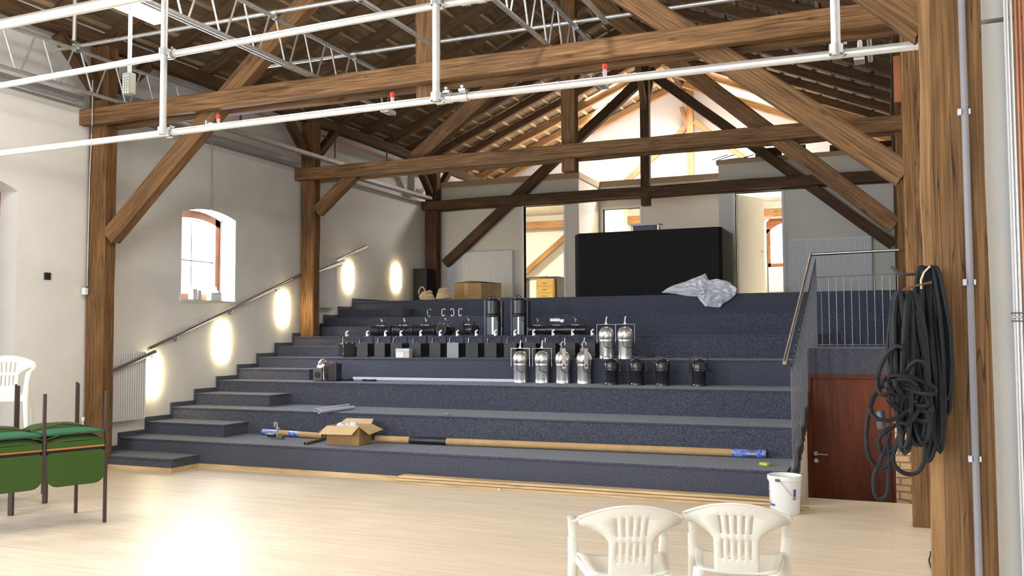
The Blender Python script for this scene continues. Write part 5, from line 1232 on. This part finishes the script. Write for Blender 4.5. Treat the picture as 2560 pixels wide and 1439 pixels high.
# ================================================================= GREEN SEATS
rz = math.atan2(-.94,-.35); E_ = at('Z',0,261,1305)
def green_row(label, loc, n_, deep, legs_up=True, top=.83):
    t = thing('folding_seat_row', label, 'seat row', loc, rz, 'rows of green theatre seats'); st = M['brown_steel']; p_ = .54
    for k in range(n_+1):
        x = p_*k
        if k == 0 or k == n_ or True:
            MB().box(x-.012,x+.012,-.015,.015,.0 if k in (0,n_) else .33,1.2 if legs_up else top).build('frame_post', st, t)
            MB().box(x-.012,x+.012,-.015-deep,.015-deep,0 if k in (0,n_) else .62,1.25 if legs_up else top).build('frame_post', st, t)
            if legs_up: MB().box(x+.05,x+.068,-.02-deep*.8,-.002-deep*.8,top-.05,1.27).build('frame_post', st, t)
            MB().box(x-.012,x+.012,-deep+.015,-.015,.655,.685).build('frame_arm', st, t)
    for k in range(n_):
        x0, x1 = p_*k+.02, p_*(k+1)-.02
        w_ = x1-x0; n = 8; pts = []
        for (cx_,cy_,a0) in ((x1-.03,.645,0),(x0+.03,.645,PI/2)): 
            for q in range(5): pts.append((cx_+.03*math.cos(a0+PI/2*q/4)*1, cy_+.03*math.sin(a0+PI/2*q/4)))
        for (cx_,cy_,a0) in ((x0+.09,.375+.09,PI),(x1-.09,.375+.09,PI*1.5)):
            for q in range(5): pts.append((cx_+.09*math.cos(a0+PI/2*q/4), cy_+.09*math.sin(a0+PI/2*q/4)))
        MB().prism(pts, 'y', .016, .036).build('back_panel', M['green'], t, bevel=.004)
        MB().box(x0,x1,-deep+.06,.02,.70,.715).build('seat_board', M['ply'], t)
        def cushion(y0,y1,z0,z1,m,nm):
            vs=[];nx=8;ny=6
            for j in range(ny+1):
                for i in range(nx+1):
                    u=i/nx;v=j/ny; vs.append((x0+w_*u, y0+(y1-y0)*v, z0+(z1-z0)*(.55+.45*(1-(2*u-1)**4))*(1-(abs(2*v-1))**6*.5)))
            b_=MB().add(vs,[(j*(nx+1)+i,j*(nx+1)+i+1,(j+1)*(nx+1)+i+1,(j+1)*(nx+1)+i) for j in range(ny) for i in range(nx)])
            b_.box(x0,x1,min(y0,y1),max(y0,y1),z0,z0+(z1-z0)*.45); b_.build(nm, m, t, smooth=True)
        cushion(.02,-deep*.5,.716,.825,M['green'],'cushion')
        if legs_up:
            cushion(.0,-deep*.52,.825,.865,M['green2'],'cushion'); cushion(-deep*.5,-deep+.02,.80,.90,M['green'],'cushion')
            MB().tube([(x0,.01,.80),(x0+w_*.25,.012,.835),(x0+w_*.5,.013,.842),(x0+w_*.75,.012,.835),(x1,.01,.80)],.006,6).tube([(x0,-deep*.5,.86),(x0+w_*.5,-deep*.5,.90),(x1,-deep*.5,.86)],.007,6).build('piping', st, t)
        MB().box(x0,x1,-deep+.06,-.02,.66,.70).build('seat_rail', st, t)
    return t
green_row('green theatre seat row with brown steel legs at the lower left', (E_.x,E_.y,0.001), 3, .66)
# rear row, carries the white chair
o2 = Vector((math.cos(rz+PI/2), math.sin(rz+PI/2), 0))
q_ = Vector((E_.x,E_.y,0)) - o2*1.0 + Vector((math.cos(rz),math.sin(rz),0))*.60
cc = Vector((CF.x,CF.y,0))*9.05 + Vector((CR.x,CR.y,0))*(-(1280-8)/FPX*9.05)
pl = thing('platform_bench', 'low grey bench behind the green seats carrying a white garden chair', 'bench', (cc.x, cc.y, 0), YAW)
MB().box(-.35,.33,-.34,.35,.62,.70).build('bench_top', M['green'], pl, bevel=.01)
for sx in (-.32,.30):
    for sy in (-.31,.32): MB().box(sx-.02,sx+.02,sy-.02,sy+.02,0,.62).build('leg', M['brown_steel'], pl)
plastic_chair('white plastic garden chair facing the viewer at the far left, raised behind the green seats', (cc.x, cc.y, .708), YAW+PI+.35)

# ================================================================= RIGHT HAND POST: pipe, cables, wall pipes
a = at('Y',3.98,2397,0); b = at('Y',3.98,2432,700); c_ = at('Y',3.98,2447,1439)
t = thing('post_conduit','grey plastic conduit running down the nearest timber post','conduit',(a.x,3.99,0))
MB().tube([(a.x-a.x,0,0),(a.x-a.x,0,5.0)], .0135, 12).move((at('Y',3.99,2425,700).x-a.x,0,0)).build('pipe', mat('grey_conduit',(.22,.205,.215),.5), t, smooth=True)
for py in (278,705,1146):
    z = at('Y',3.98,2420,py).z; MB().box(-.026,-.013,-.016,.012,-.012,.012).box(.013,.02,-.012,.012,-.01,.01).move((at('Y',3.99,2425,700).x-a.x,0,z)).build('clip', M['lid'], t)
a = at('Y',8.70,2313,420)
tube_thing('conduit','short grey conduit standing on the nearest truss right post','conduit',[(at('Y',8.72,2311,600).x,8.715,at('Y',8.72,2311,505).z),(at('Y',8.72,2311,600).x,8.715,at('Y',8.72,2316,790).z)],.012,mat('mauve_grey_conduit',(.36,.32,.34),.5))
YRP = YPI-.03
for k_, (px, m, r, nm) in enumerate(((2513,'trim',.0045,'thin white pipe nearest the white pier at the right edge'),(2519,'chrome',.0068,'first shiny steel pipe at the right edge'),(2529,'chrome',.0068,'second shiny steel pipe at the right edge'),(2540,'copper',.0068,'first copper pipe at the right edge'),(2550,'copper',.0068,'second copper pipe at the right edge'),(2560,'copper',.0068,'outermost copper pipe at the right edge'))):
    x = at('Y',YRP,px,100).x
    tube_thing('riser_pipe', nm, 'pipe', [(x,YRP-(.006 if k_ == 0 else 0),0.0),(x,YRP-(.006 if k_ == 0 else 0),5.5)], r*.97, M[m], 'vertical riser pipes at the right edge')
pc_ = at('Y',YRP-.02,2543,792)
t = thing('pipe_clip','double chrome pipe clip on the riser pipes at the right edge','clip',(pc_.x,YRP,pc_.z)); each('band', M['graphite'], t, [MB().box(-.022,.03,-.018,-.012,-.02,-.014), MB().box(-.022,.03,-.018,-.012,.014,.02)]); each('screw', M['cast'], t, [MB().ball((-.010,-.02,0),.008,8), MB().ball((.010,-.02,0),.008,8)], smooth=True)
# hanging cables
def hank(label, x0, y, ztop, zbot, wid, n, seed, r=.0095, tangle=0):
    rr = random.Random(seed); t = thing('cable_hank', label, 'cable', (x0, y, ztop), 0, 'hanks of black cable hanging from the nearest post')
    for k in range(n):
        L_ = (ztop-zbot)*rr.uniform(.66,1.0); sx = rr.uniform(-.5,.5)*wid*.6; w1 = wid*rr.uniform(.22,.6); yy = rr.uniform(-.05,.02)
        pts = []; tx = rr.uniform(-.03,.03)
        for q in range(25):
            u = q/24; a_ = PI+2*PI*u  # loop starting at top
            th = 2*PI*u
            xx = tx+sx*(1-math.cos(th))/2+w1*.5*math.sin(th)*(.7+.3*(1-math.cos(th))/2)+rr.uniform(-.002,.002)
            zz2 = -L_*(1-math.cos(th))/2
            pts.append((xx, yy+.012*math.sin(th*2+k), zz2))
        MB().tube(pts+[pts[0]], r, 6).build('cable_loop', M['rubber'], t, smooth=True)
    for k in range(tangle):
        cx_, cz_ = rr.uniform(-.07,.05), -(ztop-zbot)*rr.uniform(.45,.72); R1, R2 = rr.uniform(.04,.09), rr.uniform(.05,.11); ph = rr.uniform(0,6)
        MB().tube([(cx_+R1*math.cos(2*PI*q/14+ph), -.06+.02*math.sin(q), cz_+R2*math.sin(2*PI*q/14)+.4*R2*math.cos(2*PI*q/14+ph)) for q in range(15)], r, 6).build('cable_loop', M['rubber'], t, smooth=True)
    return t
YH = 3.90
a = at('Y',YH,2345,668); b = at('Y',YH,2320,1165)
h1 = hank('right thicker hank of black cable hanging close to the post', at('Y',YH,2318,700).x, YH, a.z, at('Y',YH,2318,1150).z, .135, 22, 4)
h2 = hank('left tangled hank of black cable hanging in front of the brown door', at('Y',YH,2262,740).x, YH-.15, at('Y',YH,2262,735).z, at('Y',YH,2262,1120).z, .17, 18, 8, tangle=7)
for pts in ([(2215,940),(2178,1010),(2166,1080),(2172,1140),(2200,1170),(2225,1150),(2250,1090)], [(2262,1050),(2240,1110),(2232,1150),(2255,1180),(2290,1182),(2310,1150),(2312,1080),(2300,1000)], [(2225,1080),(2205,1140),(2185,1190),(2188,1235),(2204,1246),(2220,1225),(2222,1150),(2218,1090)],
            [(2200,1118),(2198,1095),(2225,1070),(2255,1060),(2255,1095),(2230,1125),(2205,1130),(2198,1115)], [(2330,1000),(2335,1060),(2322,1120),(2318,1150),(2330,1140),(2345,1080),(2348,1000)]):
    w_ = [at('Y',YH-.05,*p)-Vector(h2.location) for p in pts]
    # smooth the polyline
    sm = []
    for i in range(len(w_)-1):
        p0,p1,p2,p3 = w_[max(0,i-1)],w_[i],w_[i+1],w_[min(len(w_)-1,i+2)]
        for q in range(5):
            u=q/5; sm.append(.5*((2*p1)+(p2-p0)*u+(2*p0-5*p1+4*p2-p3)*u*u+(3*p1-p0-3*p2+p3)*u**3))
    sm.append(w_[-1]); MB().tube(sm, .0085, 8).build('cable_loop', M['rubber'], h2, smooth=True)
pts = [at('Y',YH-.07,*p) for p in ((2325,665),(2310,680),(2302,700),(2303,722))]
MB().tube([p-Vector(h1.location) for p in pts], .004, 6).build('tie_string', M['rope'], h1, smooth=True)
pts = [at('Y',YH-.07,*p) for p in ((2330,705),(2280,716),(2262,722),(2248,738),(2244,748))]
MB().tube([p-Vector(h2.location) for p in pts], .005, 6).build('tie_strap', mat('brown_strap',(.12,.05,.02),.6), h2, smooth=True)
pg = at('Y',YH-.05,2203,1050); MB().lathe([(.014,-.035),(.018,-.03),(.018,.03),(.012,.04)],12,tuple(pg-Vector(h2.location))).build('plug', M['graphite'], h2, smooth=True)
hk = thing('cable_hook','iron hook on the nearest post holding the cable hanks','hook',(.17,4.0,a.z-.02)); MB().tube([(.0,.03,0),(-.05,-.05,.0),(-.12,-.09,-.005),(-.15,-.1,.03)],.007,6).build('rod', M['graphite'], hk, smooth=True)
o_ = MB(); pts = [at('Z',.006,2345,1320),at('Z',.006,2343,1360),at('Z',.006,2328,1380),at('Z',.006,2322,1400),at('Z',.006,2330,1425),at('Z',.006,2342,1450)]
o = o_.tube(pts,.005,6).ball(tuple(pts[2]),.012,6).build('floor_cable', M['rubber'], smooth=True, loc=pts[0]); tag(o,'thin black cord lying on the floor at the foot of the nearest post','cable')
# orange board fixed behind the right purlin, mortise in truss post
a = at('Y',8.95,2236,130); b = at('Y',8.95,2250,245); o = MB().box(-.03,.03,-.02,.02,b.z-a.z,0).build('brick_infill', mat('orange_brown_board',(.36,.13,.05),.8)); o.location=((a.x+b.x)/2,9.1,a.z); tag(o,'narrow orange brown board beside the nearest truss right post','board')
bpy.context.view_layer.update()
